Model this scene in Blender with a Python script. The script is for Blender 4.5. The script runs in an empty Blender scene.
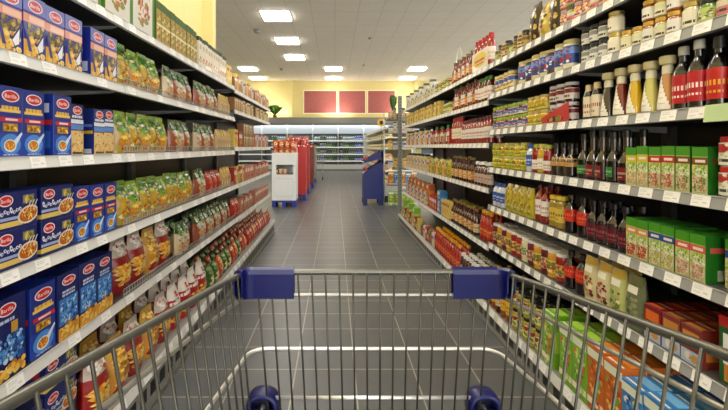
import bpy, math, random
from mathutils import Vector
rnd = random.Random(7)
C = bpy.context.scene.collection
PI = math.pi

# ------------------------------------------------------------------ colours
def lin(c):
    if isinstance(c, str):
        c = tuple(int(c[i:i+2], 16) / 255 for i in (0, 2, 4))
    return tuple((x / 12.92 if x <= .04045 else ((x + .055) / 1.055) ** 2.4) for x in c)

# ------------------------------------------------------------------ materials
MATS = {}
def mat_base(name, rough=.5, metal=0., coat=0., color=None, spec=.5, bump=None, attr=False, var=0.):
    m = bpy.data.materials.new(name); m.use_nodes = True
    nt = m.node_tree; b = nt.nodes['Principled BSDF']
    b.inputs['Roughness'].default_value = rough
    b.inputs['Metallic'].default_value = metal
    b.inputs['Coat Weight'].default_value = coat
    b.inputs['Coat Roughness'].default_value = .08
    b.inputs['Specular IOR Level'].default_value = spec
    src = None
    if attr:
        a = nt.nodes.new('ShaderNodeAttribute'); a.attribute_name = 'Col'; src = a.outputs['Color']
        if name in ('card', 'film', 'glass', 'plastic'):
            g = nt.nodes.new('ShaderNodeGamma'); g.inputs['Gamma'].default_value = 1.22; nt.links.new(src, g.inputs['Color']); src = g.outputs[0]
    elif color is not None:
        rgb = nt.nodes.new('ShaderNodeRGB'); rgb.outputs[0].default_value = (*lin(color), 1); src = rgb.outputs[0]
    tc = nt.nodes.new('ShaderNodeTexCoord')
    if var and src:
        n = nt.nodes.new('ShaderNodeTexNoise'); n.inputs['Scale'].default_value = 9; n.inputs['Detail'].default_value = 4
        nt.links.new(tc.outputs['Object'], n.inputs['Vector'])
        mr = nt.nodes.new('ShaderNodeMapRange'); mr.inputs['To Min'].default_value = 1 - var; mr.inputs['To Max'].default_value = 1 + var
        nt.links.new(n.outputs['Fac'], mr.inputs['Value'])
        vm = nt.nodes.new('ShaderNodeVectorMath'); vm.operation = 'SCALE'
        nt.links.new(src, vm.inputs[0]); nt.links.new(mr.outputs[0], vm.inputs['Scale']); src = vm.outputs[0]
    if src: nt.links.new(src, b.inputs['Base Color'])
    if bump:
        n = nt.nodes.new('ShaderNodeTexNoise'); n.inputs['Scale'].default_value = bump[0]; n.inputs['Detail'].default_value = 3
        nt.links.new(tc.outputs['Object'], n.inputs['Vector'])
        bp = nt.nodes.new('ShaderNodeBump'); bp.inputs['Strength'].default_value = bump[1]; bp.inputs['Distance'].default_value = .01
        nt.links.new(n.outputs['Fac'], bp.inputs['Height']); nt.links.new(bp.outputs[0], b.inputs['Normal'])
    MATS[name] = m
    return m
mat_base('card', .42, attr=True, coat=.15, var=.06)
mat_base('film', .28, attr=True, coat=.5, bump=(26, .55), var=.08)
mat_base('glass', .12, attr=True, coat=1., var=.12)
mat_base('plastic', .35, attr=True)
mat_base('metallid', .3, metal=.55, attr=True)
mat_base('paint', .4, attr=True)
mat_base('chrome', .34, metal=.75, attr=True)
mat_base('leaf', .5, attr=True)
mat_base('wallyellow', .8, color='d6c585', var=.05, bump=(60, .1))
mat_base('redpanel', .75, color='96504a', var=.22)

def emis(name, col, s):
    m = bpy.data.materials.new(name); m.use_nodes = True
    nt = m.node_tree; b = nt.nodes['Principled BSDF']
    b.inputs['Base Color'].default_value = (.05, .05, .05, 1)
    b.inputs['Emission Color'].default_value = (*lin(col), 1); b.inputs['Emission Strength'].default_value = s
    MATS[name] = m
emis('lamp', 'fffaf0', 18.0)
emis('fridgelamp', 'e0ecf2', .5)

def brick_mat(name, c1, c2, mortar, bw, bh, msize, rough, axes_offset=(0, 0), offset=0., bump=.3, spec=.5, noise=.15, rough_var=0.):
    m = bpy.data.materials.new(name); m.use_nodes = True
    nt = m.node_tree; b = nt.nodes['Principled BSDF']
    tc = nt.nodes.new('ShaderNodeTexCoord'); mp = nt.nodes.new('ShaderNodeMapping')
    mp.inputs['Location'].default_value = (axes_offset[0], axes_offset[1], 0)
    nt.links.new(tc.outputs['Object'], mp.inputs[0])
    br = nt.nodes.new('ShaderNodeTexBrick'); br.offset = offset; br.squash = 1
    br.inputs['Color1'].default_value = (*lin(c1), 1); br.inputs['Color2'].default_value = (*lin(c2), 1)
    br.inputs['Mortar'].default_value = (*lin(mortar), 1)
    br.inputs['Scale'].default_value = 1; br.inputs['Brick Width'].default_value = bw; br.inputs['Row Height'].default_value = bh
    br.inputs['Mortar Size'].default_value = msize; br.inputs['Mortar Smooth'].default_value = .2
    nt.links.new(mp.outputs[0], br.inputs['Vector'])
    n = nt.nodes.new('ShaderNodeTexNoise'); n.inputs['Scale'].default_value = 5; n.inputs['Detail'].default_value = 5
    nt.links.new(tc.outputs['Object'], n.inputs['Vector'])
    mr = nt.nodes.new('ShaderNodeMapRange'); mr.inputs['To Min'].default_value = 1 - noise; mr.inputs['To Max'].default_value = 1 + noise
    nt.links.new(n.outputs['Fac'], mr.inputs['Value'])
    vm = nt.nodes.new('ShaderNodeVectorMath'); vm.operation = 'SCALE'
    nt.links.new(br.outputs['Color'], vm.inputs[0]); nt.links.new(mr.outputs[0], vm.inputs['Scale'])
    nt.links.new(vm.outputs[0], b.inputs['Base Color'])
    b.inputs['Roughness'].default_value = rough; b.inputs['Specular IOR Level'].default_value = spec
    bp = nt.nodes.new('ShaderNodeBump'); bp.inputs['Strength'].default_value = bump; bp.inputs['Distance'].default_value = .002; bp.invert = True
    nt.links.new(br.outputs['Fac'], bp.inputs['Height']); nt.links.new(bp.outputs[0], b.inputs['Normal'])
    MATS[name] = m
brick_mat('floortile', '585a5b', '616364', 'a59f90', .33, .25, .0042, .33, axes_offset=(-.11, .0), noise=.2)
brick_mat('ceilingtile', 'f2ebdc', 'f4eddf', 'dbd4c5', .625, .625, .008, .9, noise=.03, bump=.2, spec=.1)

# ------------------------------------------------------------------ mesh builder
class M:
    def __init__(s, mat='card'):
        s.v = []; s.f = []; s.c = []; s.s = []; s.m = []; s.mat = mat
    def add(s, vs, fs, col, smooth=False, mat=None):
        b = len(s.v); s.v.extend(vs)
        col = lin(col) if isinstance(col, str) else col
        for f in fs:
            s.f.append(tuple(b + i for i in f)); s.c.append(col); s.s.append(smooth); s.m.append(mat or s.mat)
    def box(s, x0, x1, y0, y1, z0, z1, col, mat=None, bev=0.):
        if bev > 0:
            b = bev; vs = []; 
            for z, i in ((z0, b), (z0 + b, 0), (z1 - b, 0), (z1, b)):
                vs += [(x0+i+b*(i==0)*0+ (0), y0+i, z)] if False else []
                a = i
                vs += [(x0+b+a*0, y0+a, z), (x1-b, y0+a, z), (x1-a, y0+b, z), (x1-a, y1-b, z), (x1-b, y1-a, z), (x0+b, y1-a, z), (x0+a, y1-b, z), (x0+a, y0+b, z)]
            fs = [tuple(range(7, -1, -1)), tuple(range(24, 32))]
            for r in range(3):
                for k in range(8):
                    fs.append((r*8+k, r*8+(k+1) % 8, r*8+8+(k+1) % 8, r*8+8+k))
            s.add(vs, fs, col, False, mat); return
        vs = [(x, y, z) for x in (x0, x1) for y in (y0, y1) for z in (z0, z1)]
        s.add(vs, [(0, 1, 3, 2), (4, 6, 7, 5), (0, 4, 5, 1), (2, 3, 7, 6), (0, 2, 6, 4), (1, 5, 7, 3)], col, False, mat)
    def lathe(s, prof, cols, n=14, mat=None, cx=0, cy=0, sx=1.):
        """prof [(r,z)...], cols: one per segment or a single one"""
        vs = []
        for r, z in prof:
            for k in range(n):
                a = 2*PI*k/n
                vs.append((cx + sx*r*math.cos(a), cy + r*math.sin(a), z))
        segs = len(prof) - 1
        for i in range(segs):
            fs = [(i*n+k, i*n+(k+1) % n, (i+1)*n+(k+1) % n, (i+1)*n+k) for k in range(n)]
            used = vs[i*n:(i+2)*n]
            s.add(used, [tuple(j - i*n for j in f) for f in fs], cols if isinstance(cols, str) else cols[i], True, mat)
        c0 = cols if isinstance(cols, str) else cols[0]; c1 = cols if isinstance(cols, str) else cols[-1]
        if prof[0][0] > 1e-4: s.add(vs[:n], [tuple(range(n-1, -1, -1))], c0, False, mat)
        if prof[-1][0] > 1e-4: s.add(vs[-n:], [tuple(range(n))], c1, False, mat)
    def tube(s, pts, r, col, n=6, mat=None, closed=False):
        P = [Vector(p) for p in pts]; N = len(P); vs = []
        up0 = Vector((0.13, 0.21, 1)).normalized()
        for i, p in enumerate(P):
            if closed: t = (P[(i+1) % N] - P[i-1])
            else: t = P[min(i+1, N-1)] - P[max(i-1, 0)]
            t.normalize()
            u = up0 if abs(t.dot(up0)) < .9 else Vector((1, 0, 0.1)).normalized()
            a = t.cross(u).normalized(); b = a.cross(t)
            for k in range(n):
                q = 2*PI*k/n; w = p + a*(r*math.cos(q)) + b*(r*math.sin(q)); vs.append(tuple(w))
        fs = []
        for i in range(N if closed else N-1):
            j = (i+1) % N
            for k in range(n): fs.append((i*n+k, i*n+(k+1) % n, j*n+(k+1) % n, j*n+k))
        if not closed: fs += [tuple(range(n-1, -1, -1)), tuple(range((N-1)*n, N*n))]
        s.add(vs, fs, col, True, mat)
    def extrude(s, poly, axis, a0, a1, col, mat=None):
        """poly: 2D outline in the two axes other than AXIS"""
        n = len(poly)
        def p3(p, a):
            return (a, p[0], p[1]) if axis == 0 else ((p[0], a, p[1]) if axis == 1 else (p[0], p[1], a))
        vs = [p3(p, a0) for p in poly] + [p3(p, a1) for p in poly]
        fs = [tuple(range(n-1, -1, -1)), tuple(range(n, 2*n))] + [(k, (k+1) % n, n+(k+1) % n, n+k) for k in range(n)]
        s.add(vs, fs, col, False, mat)
    def merge(s, o):
        b = len(s.v); s.v += o.v
        s.f += [tuple(b+i for i in f) for f in o.f]; s.c += o.c; s.s += o.s; s.m += o.m
    def mesh(s, name):
        me = bpy.data.meshes.new(name)
        me.from_pydata(s.v, [], s.f)
        names = []
        for x in s.m:
            if x not in names: names.append(x)
        for x in names: me.materials.append(MATS[x])
        if len(names) > 1: me.polygons.foreach_set('material_index', [names.index(x) for x in s.m])
        me.polygons.foreach_set('use_smooth', s.s)
        ca = me.color_attributes.new('Col', 'FLOAT_COLOR', 'CORNER')
        data = []
        for p, c in zip(s.f, s.c): data.extend((c[0], c[1], c[2], 1.) * len(p))
        ca.data.foreach_set('color', data)
        me.update()
        return me
    def build(s, name, parent=None, loc=(0, 0, 0), rot=0.):
        o = bpy.data.objects.new(name, s.mesh(name)); C.objects.link(o)
        o.location = loc; o.rotation_euler = (0, 0, rot)
        if parent: o.parent = parent
        return o

def tag(o, label=None, cat=None, group=None, kind=None):
    if label:
        o['label'] = label
    if cat: o['category'] = cat
    if group: o['group'] = group
    if kind: o['kind'] = kind
    return o
def empty(name, loc=(0, 0, 0), rot=0.):
    o = bpy.data.objects.new(name, None); C.objects.link(o); o.location = loc; o.rotation_euler = (0, 0, rot); o.empty_display_size = .1
    return o

# ------------------------------------------------------------------ text outlines
_tx = {}
def text_polys(t):
    if t in _tx: return _tx[t]
    cu = bpy.data.curves.new('t', 'FONT'); cu.body = t; cu.resolution_u = 2; cu.align_x = 'CENTER'; cu.align_y = 'CENTER'
    ob = bpy.data.objects.new('t', cu); C.objects.link(ob)
    dg = bpy.context.evaluated_depsgraph_get()
    me = bpy.data.meshes.new_from_object(ob.evaluated_get(dg))
    vs = [(v.co.x, v.co.y) for v in me.vertices]; fs = [tuple(p.vertices) for p in me.polygons]
    bpy.data.objects.remove(ob); bpy.data.curves.remove(cu); bpy.data.meshes.remove(me)
    x0 = min(v[0] for v in vs); x1 = max(v[0] for v in vs); y0 = min(v[1] for v in vs); y1 = max(v[1] for v in vs)
    vs = [((x-(x0+x1)/2)/(x1-x0), (y-(y0+y1)/2)/(y1-y0)) for x, y in vs]
    _tx[t] = (vs, fs); return _tx[t]

# ------------------------------------------------------------------ printing on a surface
class Art:
    """draws flat printed shapes on a surface  f(u, v, offset) -> point"""
    def __init__(s, m, f, seg=1, mat=None, off=.0003):
        s.m = m; s.f = f; s.seg = seg; s.o = off; s.mat = mat
        s.asp = (Vector(f(.5, 1, 0))-Vector(f(.5, 0, 0))).length/max(1e-6, (Vector(f(1, .5, 0))-Vector(f(0, .5, 0))).length)
    def _st(s): s.o += .00003
    def rect(s, u0, v0, u1, v1, c):
        s._st(); nu = max(1, math.ceil((u1-u0)*s.seg)); nv = 1 if s.seg == 1 else max(1, math.ceil((v1-v0)*s.seg*.6))
        vs = [s.f(u0+(u1-u0)*i/nu, v0+(v1-v0)*j/nv, s.o) for j in range(nv+1) for i in range(nu+1)]
        s.m.add(vs, [(j*(nu+1)+i, j*(nu+1)+i+1, (j+1)*(nu+1)+i+1, (j+1)*(nu+1)+i) for j in range(nv) for i in range(nu)], c, s.seg > 1, s.mat)
    def poly(s, pts, c):
        s._st(); s.m.add([s.f(u, v, s.o) for u, v in pts], [tuple(range(len(pts)))], c, False, s.mat)
    def ell(s, cu, cv, ru, rv, c, n=14, rot=0.):
        s._st(); vs = [s.f(cu, cv, s.o)]
        for k in range(n):
            a = 2*PI*k/n; x = ru*math.cos(a); y = rv*math.sin(a)*s.asp
            vs.append(s.f(min(1, max(0, cu + x*math.cos(rot) - y*math.sin(rot))), min(1, max(0, cv + (y*math.cos(rot) + x*math.sin(rot))/s.asp)), s.o))
        s.m.add(vs, [(0, k+1, (k+1) % n+1) for k in range(n)], c, s.seg > 1, s.mat)
    def scatter(s, u0, v0, u1, v1, n, ru, rv, pal, seed=1, rot=True):
        r = random.Random(seed)
        for _ in range(n):
            q = r.uniform(.6, 1.3)
            s.ell(r.uniform(u0+ru, u1-ru), r.uniform(v0+rv, v1-rv), ru*q, rv*q*r.uniform(.6, 1.1), r.choice(pal), 6, r.uniform(0, 3) if rot and s.seg == 1 else 0)
    def text(s, t, cu, cv, wu, hv, c):
        s._st(); vs, fs = text_polys(t)
        s.m.add([s.f(cu+x*wu, cv+y*hv, s.o) for x, y in vs], fs, c, False, s.mat)
    def lines(s, u0, v0, u1, n, h, gap, c, seed=3):
        r = random.Random(seed)
        for i in range(n):
            v = v0 - i*(h+gap); a = u0
            while a < u1:
                b = min(u1, a + r.uniform(.05, .16)); s.rect(a, v-h, b, v, c); a = b + .025

# ------------------------------------------------------------------ kinds of goods
class Kind: pass
KINDS = {}
def kind(name, obj, desc, cat, w, d, h, body, parts=()):
    k = Kind(); k.name = name; k.obj = obj; k.desc = desc; k.cat = cat; k.w = w; k.d = d; k.h = h
    k.body = body; k.parts = parts; k.me = None; k.far = None; k.pme = None
    KINDS[name] = k; return k

def box_body(w, d, h, col, side=None, top=None):
    m = M('card'); m.box(-d/2, d/2, -w/2, w/2, 0, h, col, bev=.0012)
    for sg in (-1, 1):
        fs = lambda u, v, o, sg=sg: (d/2 - u*d if sg > 0 else -d/2 + u*d, sg*(w/2+o), v*h)
        a = Art(m, fs)
        for (u0, v0, u1, v1, c) in (side or []): a.rect(u0, v0, u1, v1, c)
    if top:
        a = Art(m, lambda u, v, o: (d/2 - v*d, (u-.5)*w, h+o))
        for (u0, v0, u1, v1, c) in top: a.rect(u0, v0, u1, v1, c)
    f = lambda u, v, o: (d/2+o, (u-.5)*w, v*h)
    return m, Art(m, f), f

PASTA = ['e8b64a', 'f0c865', 'd99a35', 'f7dc8e', 'c9822c', 'f3cf6e']
BLUE = '24409a'
def emblem(f, cu, cv, ru, rv, red='d8322c', txt=True):
    e = M('card'); a = Art(e, f, off=.0012)
    a.ell(cu, cv, ru, rv, 'f1e9ee', 20); a.ell(cu, cv, ru*.86, rv*.82, red, 20)
    if txt: a.text('Barilla', cu, cv, ru*1.3, rv*.62, 'ffffff')
    return ('emblem', e)

def k_farfalle(w=.092, d=.05, h=.207, name='farfalle', obj='pasta_box', desc='tall blue pasta box, red banner'):
    m, a, f = box_body(w, d, h, BLUE, side=[(.1, .5, .9, .58, 'c8323a'), (.2, .12, .8, .4, '3d6fc4'), (.3, .7, .7, .85, 'e0e4f4')])
    a.rect(0, 0, 1, .34, '2a56b8'); a.rect(.08, .63, .92, .67, 'f0d070'); a.lines(.15, .72, .85, 1, .05, .02, 'e9c45a', 5)
    a.rect(.1, .5, .98, .56, 'd02a3a'); a.rect(.3, .515, .8, .545, 'f3dfe2')
    a.rect(.2, .36, .8, .475, 'b99a36'); a.scatter(.2, .36, .8, .475, 22, .05, .02, PASTA + ['8a6a20'], 3)
    a.ell(.5, .18, .42, .15, '5f9ce0'); a.poly([(.55, .2), (.95, .36), (.98, .33), (.7, .15)], 'dbe9f8')
    a.ell(.48, .16, .25, .09, 'e9eef5'); a.ell(.48, .165, .21, .07, 'd98a20'); a.scatter(.3, .1, .66, .23, 18, .05, .015, PASTA, 4)
    a.lines(.2, .04, .8, 1, .015, .01, 'c9d4ee', 6)
    kind(name, obj, desc, 'pasta box', w, d, h, m, (emblem(f, .5, .86, .36, .085),))
k_farfalle()
k_farfalle(.112, .07, .232, 'farfalleL', 'pasta_box', 'large blue pasta box, red banner')
def k_penne():
    w, d, h = .072, .05, .185
    m, a, f = box_body(w, d, h, '23377e', side=[(.1, .45, .9, .52, 'd8b030'), (.15, .6, .85, .66, '6f87c8'), (.2, .02, .8, .12, 'd5d9e6')])
    a.rect(0, .62, 1, .7, 'e8ecf6'); a.lines(.1, .78, .9, 1, .05, .02, 'e8e8f4', 2); a.rect(0, .5, 1, .6, '6f9bd8')
    a.rect(0, 0, 1, .48, 'e9cf9a'); a.scatter(0, .03, 1, .52, 60, .07, .03, PASTA + ['f5e4bb', 'eed6a0'], 9); a.rect(.1, .02, .9, .06, '6a5a3a')
    kind('penne', 'penne_box', 'blue box with cream penne picture', 'pasta box', w, d, h, m, (emblem(f, .5, .88, .36, .085),))
k_penne()
def k_lasagne():
    w, d, h = .094, .06, .195
    m, a, f = box_body(w, d, h, '4a52a8', side=[(.0, .0, 1, 1, '2c3c9c'), (.2, .1, .8, .3, 'd0d4ea')])
    a.rect(0, .74, 1, 1, '8f93cc'); a.rect(0, .56, 1, .7, 'e8a890'); a.rect(.25, .58, .95, .68, 'f2cdbc')
    a.scatter(.05, .3, .95, .58, 40, .07, .035, ['8c7c44', 'b9a04a', '6a5f50', '9b8a3a', 'd0b868'], 5)
    a.rect(0, 0, .5, .28, 'e5b552'); a.scatter(0, 0, 1, .35, 50, .1, .045, PASTA + ['f8e3a8'], 8)
    a.poly([(.55, .22), (.95, .52), (1, .46), (.8, .12), (.66, .1)], '2f3f8a'); a.poly([(.58, .2), (.86, .4), (.84, .16), (.68, .12)], 'f4f4fa')
    a.poly([(.0, .5), (.1, .5), (.35, .1), (.2, .1)], '4a4f96')
    kind('lasagne', 'lasagne_box', 'lavender lasagne box with fork picture', 'pasta box', w, d, h, m, (emblem(f, .52, .85, .34, .1, 'dc6a74'),))
k_lasagne()
def k_flat():
    w, d, h = .158, .1, .113
    m, a, f = box_body(w, d, h, '1f2f78', side=[(0, .08, 1, .2, 'e3c86a'), (.2, .5, .8, .8, 'b23a3a')])
    a.rect(0, .08, .62, .22, 'e6cd78'); a.rect(0, .26, .55, .34, 'a9b8de'); a.rect(.62, .62, .92, .88, '5e6aa0'); a.rect(.64, .65, .9, .85, 'a8a04a')
    a.scatter(.64, .65, .9, .85, 14, .05, .04, ['c8b860', '7c7a34', 'e0cf78'], 4)
    for i, (x, y) in enumerate(((.06, .5), (.13, .44), (.2, .5), (.27, .46), (.34, .52), (.41, .46), (.48, .5), (.55, .52))):
        a.ell(x, y, .035, .09 if i in (0, 4) else .05, 'e4e8f6', 8, .3); a.ell(x+.004, y, .015, .03, '1f2f78', 6)
    a.ell(.76, .33, .27, .24, 'e8dccb', 18, .2); a.ell(.76, .33, .23, .19, 'c87426', 18, .2)
    a.scatter(.55, .18, .97, .5, 34, .05, .035, PASTA + ['b5601e', 'f0d79c'], 6)
    for x in (.7, .78, .86): a.poly([(x, .45), (x+.015, .44), (x+.14, .7), (x+.12, .71)], 'f0e6c8')
    kind('flatpasta', 'pasta_carton', 'flat navy pasta carton, bowl picture', 'pasta box', w, d, h, m, (emblem(f, .22, .78, .17, .15),))
k_flat()
def k_noodle():
    w, d, h = .112, .07, .232
    m, a, f = box_body(w, d, h, '1d2c74', side=[(.1, .3, .9, .5, '3c66b0'), (.3, .7, .7, .85, 'c03038')])
    a.lines(.2, .73, .8, 2, .035, .015, 'c9d2ee', 2)
    a.rect(.06, .22, .94, .62, '4f8fd0'); a.scatter(.06, .22, .94, .62, 90, .06, .03, ['8dc0ee', 'b8dcf6', '3f7cc4', '6aa8e2', '2f62ac'], 7)
    a.rect(0, .0, 1, .2, 'e0a83c'); a.scatter(0, 0, 1, .26, 40, .08, .03, PASTA, 12)
    kind('noodle', 'noodle_box', 'tall navy noodle box, gold base', 'pasta box', w, d, h, m, (emblem(f, .5, .87, .33, .075),))
    m, a, f = box_body(w, d, h, '1d2c74', side=[(.1, .3, .9, .5, '3c66b0')])
    a.lines(.1, .74, .6, 1, .04, .02, 'c9d2ee', 2); a.rect(.5, .54, .72, .68, 'd0a63a')
    a.scatter(0, .18, .95, .56, 110, .07, .03, ['8dc0ee', 'cfe6fa', '3f7cc4', '6aa8e2', '2f62ac'], 7)
    a.scatter(0, 0, 1, .2, 36, .09, .04, PASTA, 12)
    kind('fusilli', 'fusilli_box', 'navy box with pale blue spirals', 'pasta box', w, d, h, m, (emblem(f, .36, .86, .3, .08),))
k_noodle()
# pillow bag
def bag_surf(w, d, h, top=.86):
    def f(u, v, o, back=False):
        e = max(0., 1 - abs(2*u-1)**3.2) ** .5
        g = max(0., math.sin(PI*min(1, max(0, v/top)) ** .72)) ** .6 if v < top else 0.
        if v < .5*top: g = max(g, .75)
        t = d/2 * e * g + .002
        pinch = 1 - .12*max(0, (v-top*.75)/(1-top*.75))**2
        return ((-t-o) if back else (t+o), (u-.5)*w*pinch, v*h)
    return f
def bag_body(w, d, h, col, hdr=None, top=.86, mat='film'):
    m = M(mat); f = bag_surf(w, d, h, top); nu, nv = 8, 12
    for bk in (False, True):
        for j in range(nv):
            v0, v1 = j/nv, (j+1)/nv
            c = hdr if hdr and v0 >= .6 else col
            vs = [f(i/nu, v, 0, bk) for v in (v0, v1) for i in range(nu+1)]
            fs = [(i, i+1, nu+2+i, nu+1+i) if not bk else (i+1, i, nu+1+i, nu+2+i) for i in range(nu)]
            m.add(vs, fs, c, True)
    for v, rev in ((0, 0), (1, 1)):
        vs = [f(i/nu, v, 0, False) for i in range(nu+1)] + [f(i/nu, v, 0, True) for i in range(nu+1)]
        m.add(vs, [(i+1, i, nu+1+i, nu+2+i) for i in range(nu)], hdr if v and hdr else col)
    for u in (0, 1):
        vs = [f(u, j/nv, 0, b) for j in range(nv+1) for b in (False, True)]
        m.add(vs, [(2*j, 2*j+1, 2*j+3, 2*j+2) for j in range(nv)], col, True)
    return m, Art(m, f, 6, off=.0022)
GREENS = ['4f8a2c', '7db23c', '2f6a28', '9cc44c', '3c7a30']
def k_bag(name, obj, desc, w, d, h, col, hdr, pals, band=None, top=.86, n=60, topart=True, seed=1, cat='food bag', extra=None):
    m, a = bag_body(w, d, h, col, hdr, top)
    for (u0, v0, u1, v1, k, ru, rv, pal) in pals: a.scatter(u0, v0, u1, v1, k, ru, rv, pal, seed)
    if band: a.rect(*band)
    if extra: extra(a)
    kind(name, obj, desc, cat, w, d, h, m)
k_bag('greenbag', 'pasta_bag', 'green and yellow pasta bag', .1, .075, .2, 'c9a83a', '6f9c34',
      [(.04, .5, .96, .95, 34, .13, .05, GREENS + ['d8d060', 'eef0d8']), (.04, .03, .96, .55, 44, .13, .05, ['e0b840', 'd09030', 'c8582c', 'e8cf66', 'a8b83c', 'efe0a0', 'd8a83a'])], seed=3)
k_bag('greenbag2', 'pasta_bag', 'lime pasta bag with orange spots', .1, .075, .195, 'd0b048', '8ab040',
      [(.04, .45, .96, .95, 40, .12, .05, GREENS + ['e6dc70', 'f4f0d0', 'c8d858']), (.04, .03, .96, .5, 44, .14, .05, ['e8c048', 'd88a30', 'cf4c2c', 'f0dc80', 'b8c040', 'e0a040'])], seed=11)
k_bag('herbbag', 'herb_pasta_bag', 'clear pasta bag with green ribbon', .095, .07, .2, 'dfc8a0', '2f6a34',
      [(.05, .62, .95, .97, 26, .14, .05, ['1f5a28', '3d8a3c', '2a6a30', 'e8ece0', '78a870']), (.05, .34, .95, .66, 30, .12, .05, ['f0ebe2', '4a8a40', 'e0d8cc', 'd6c0a8', 'c8c4b8']), (.04, .03, .96, .4, 30, .13, .05, ['b8503c', 'c87848', 'd0b088', 'd89858', 'e0c898'])], seed=5)
k_bag('redherb', 'spiral_pasta_bag', 'red lower pasta bag, green bow', .095, .07, .195, 'a8603c', '2c6030',
      [(.05, .7, .95, .97, 22, .14, .05, ['1f5a28', '4d9a44', 'f0f0ea']), (.05, .45, .95, .7, 20, .12, .05, ['f2ede6', 'dcd4c8', 'c8b8a8']), (.04, .03, .96, .46, 30, .13, .05, ['a83c28', 'c8703c', 'e0b878', 'e8c890', 'd89048'])], seed=6)
k_bag('beigebag', 'noodle_bag', 'beige noodle bag with yellow header', .07, .05, .18, 'd8bc88', 'd8b850',
      [(.05, .05, .95, .7, 40, .05, .12, ['e8d4a8', 'c8a868', 'f0e0b8', 'b88850', 'a86a3c']), (.05, .7, .95, .95, 12, .15, .05, ['e8c858', 'c8a030', 'f0e090'])], seed=7)
def redlogo(a):
    a.ell(.5, .8, .1, .04, 'c02c34'); a.ell(.52, .73, .15, .025, 'c8404a'); a.rect(.42, .74, .56, .79, 'c02c34')
k_bag('redbag', 'macaroni_bag', 'red macaroni bag, yellow window', .13, .1, .25, 'a01c22', 'c8beb4',
      [(.0, .12, .85, .55, 80, .1, .04, PASTA + ['f4dc80', 'e8a030']), (.05, .68, .95, .95, 30, .14, .05, ['e8e2da', 'd0c8be', 'b8aca0', 'f4f0ec', 'b85050'])], seed=8)
def k_white():
    m, a = bag_body(.13, .1, .25, 'b4202a', 'e9e4dc', .9)
    a.rect(.02, .55, .98, .62, 'e9e4dc'); a.scatter(.0, .1, .7, .45, 50, .09, .04, PASTA + ['f4dc80'], 3); redlogo(a)
    a.scatter(.05, .6, .95, .7, 12, .1, .02, ['d8d0c8', 'f4f0ec'], 5)
    kind('whitebag', 'flour_bag', 'white topped red bag with logo', 'food bag', .13, .1, .25, m)
k_white()
k_bag('goldbag', 'shell_pasta_bag', 'golden pasta bag with red foot', .13, .1, .24, 'd8a040', 'd0a850',
      [(.05, .2, .95, .95, 90, .1, .04, PASTA + ['f4dc80', 'b87820']), (.05, .02, .95, .25, 20, .14, .05, ['a82028', 'c03030'])], seed=9)
k_bag('redpack', 'tomato_pasta_bag', 'red food pack with white stripe', .11, .08, .17, 'c03a2c', None,
      [(.05, .05, .95, .9, 40, .14, .06, ['d84838', 'a82820', 'e8e0d8', 'c86040', 'e8a070', '5a8a3c'])], seed=10)
k_bag('vegbag', 'vegetable_pasta_bag', 'green pack with white yellow windows', .12, .08, .17, '3f7034', None,
      [(.1, .1, .9, .55, 30, .14, .06, ['e8d468', 'f0ecc8', 'd8b848', 'f4f0e0']), (.05, .55, .95, .95, 22, .14, .06, GREENS + ['d86838'])], seed=12)
k_bag('orangepack', 'snack_bag', 'orange snack bag with cream window', .11, .08, .18, 'c8602c', None,
      [(.08, .08, .92, .92, 44, .13, .06, ['e88a40', 'c04828', 'e8c060', 'f0e0c0', 'a83020'])], seed=13)
# generic cartons
def k_carton(name, obj, desc, w, d, h, base, art, side=None, top=None, cat='food box'):
    m, a, f = box_body(w, d, h, base, side, top); art(a)
    kind(name, obj, desc, cat, w, d, h, m)
def ac(a):
    a.rect(.9, 0, 1, 1, '5a8a2c'); a.scatter(.15, .1, .8, .62, 26, .09, .05, ['c87840', 'd8a070', '8a9a50', 'b05a30', 'e0c090'], 4)
    a.rect(.38, .55, .43, .98, '7a5a34'); a.scatter(.2, .7, .8, .95, 8, .07, .04, ['c89060', 'b87848'], 2)
k_carton('bigcream', 'cereal_carton', 'large cream carton with green edge', .22, .1, .26, 'dcd8ce', ac, side=[(0, 0, 1, 1, '6a9a34')])
def ag(a):
    a.rect(0, .8, 1, 1, '4a6a2c'); a.scatter(.05, .1, .95, .8, 44, .12, .04, ['c8a858', 'd8c890', '8a8a3a', 'a8603a', 'e0d4a0'], 6); a.rect(0, .4, 1, .46, 'e8e0b8')
k_carton('greencarton', 'couscous_box', 'slim olive couscous box', .058, .07, .225, 'b8a050', ag, side=[(0, 0, 1, 1, '6a8236'), (.2, .3, .8, .7, 'c8b878')])
def ap(a):
    a.rect(0, .86, 1, 1, '31502a'); a.scatter(.1, .1, .9, .45, 20, .14, .05, ['d88870', 'e8b0a0', 'c8a060', 'f0e4d0', '9aa060'], 6); a.rect(.2, .6, .8, .75, 'cdb7a0')
k_carton('palecarton', 'rice_box', 'slim cream rice box, green top', .06, .07, .215, 'e6dfcf', ap, side=[(0, 0, 1, 1, 'd8d0b8'), (0, .86, 1, 1, '31502a')])
def ay(a): a.scatter(.1, .1, .9, .6, 16, .15, .06, ['e8b840', 'c88a30', 'f4e0a0'], 3); a.rect(.1, .7, .9, .85, 'b84030')
k_carton('yellowbox', 'semolina_box', 'pale yellow semolina box', .075, .06, .17, 'e4cc70', ay)
def ab(a): a.scatter(.05, .1, .95, .9, 30, .14, .06, ['c89a60', 'a06038', 'e8d0a8', '704028', 'd8b890'], 3); a.rect(.1, .75, .9, .88, 'e8dcc8')
k_carton('brownbox', 'biscuit_box', 'brown biscuit box with cream band', .085, .07, .125, 'a0764e', ab)
def apk(a): a.rect(.1, .6, .9, .85, 'f0dcd0'); a.scatter(.1, .1, .9, .55, 18, .14, .06, ['b04838', 'e0a890', 'c87058'], 3)
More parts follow.
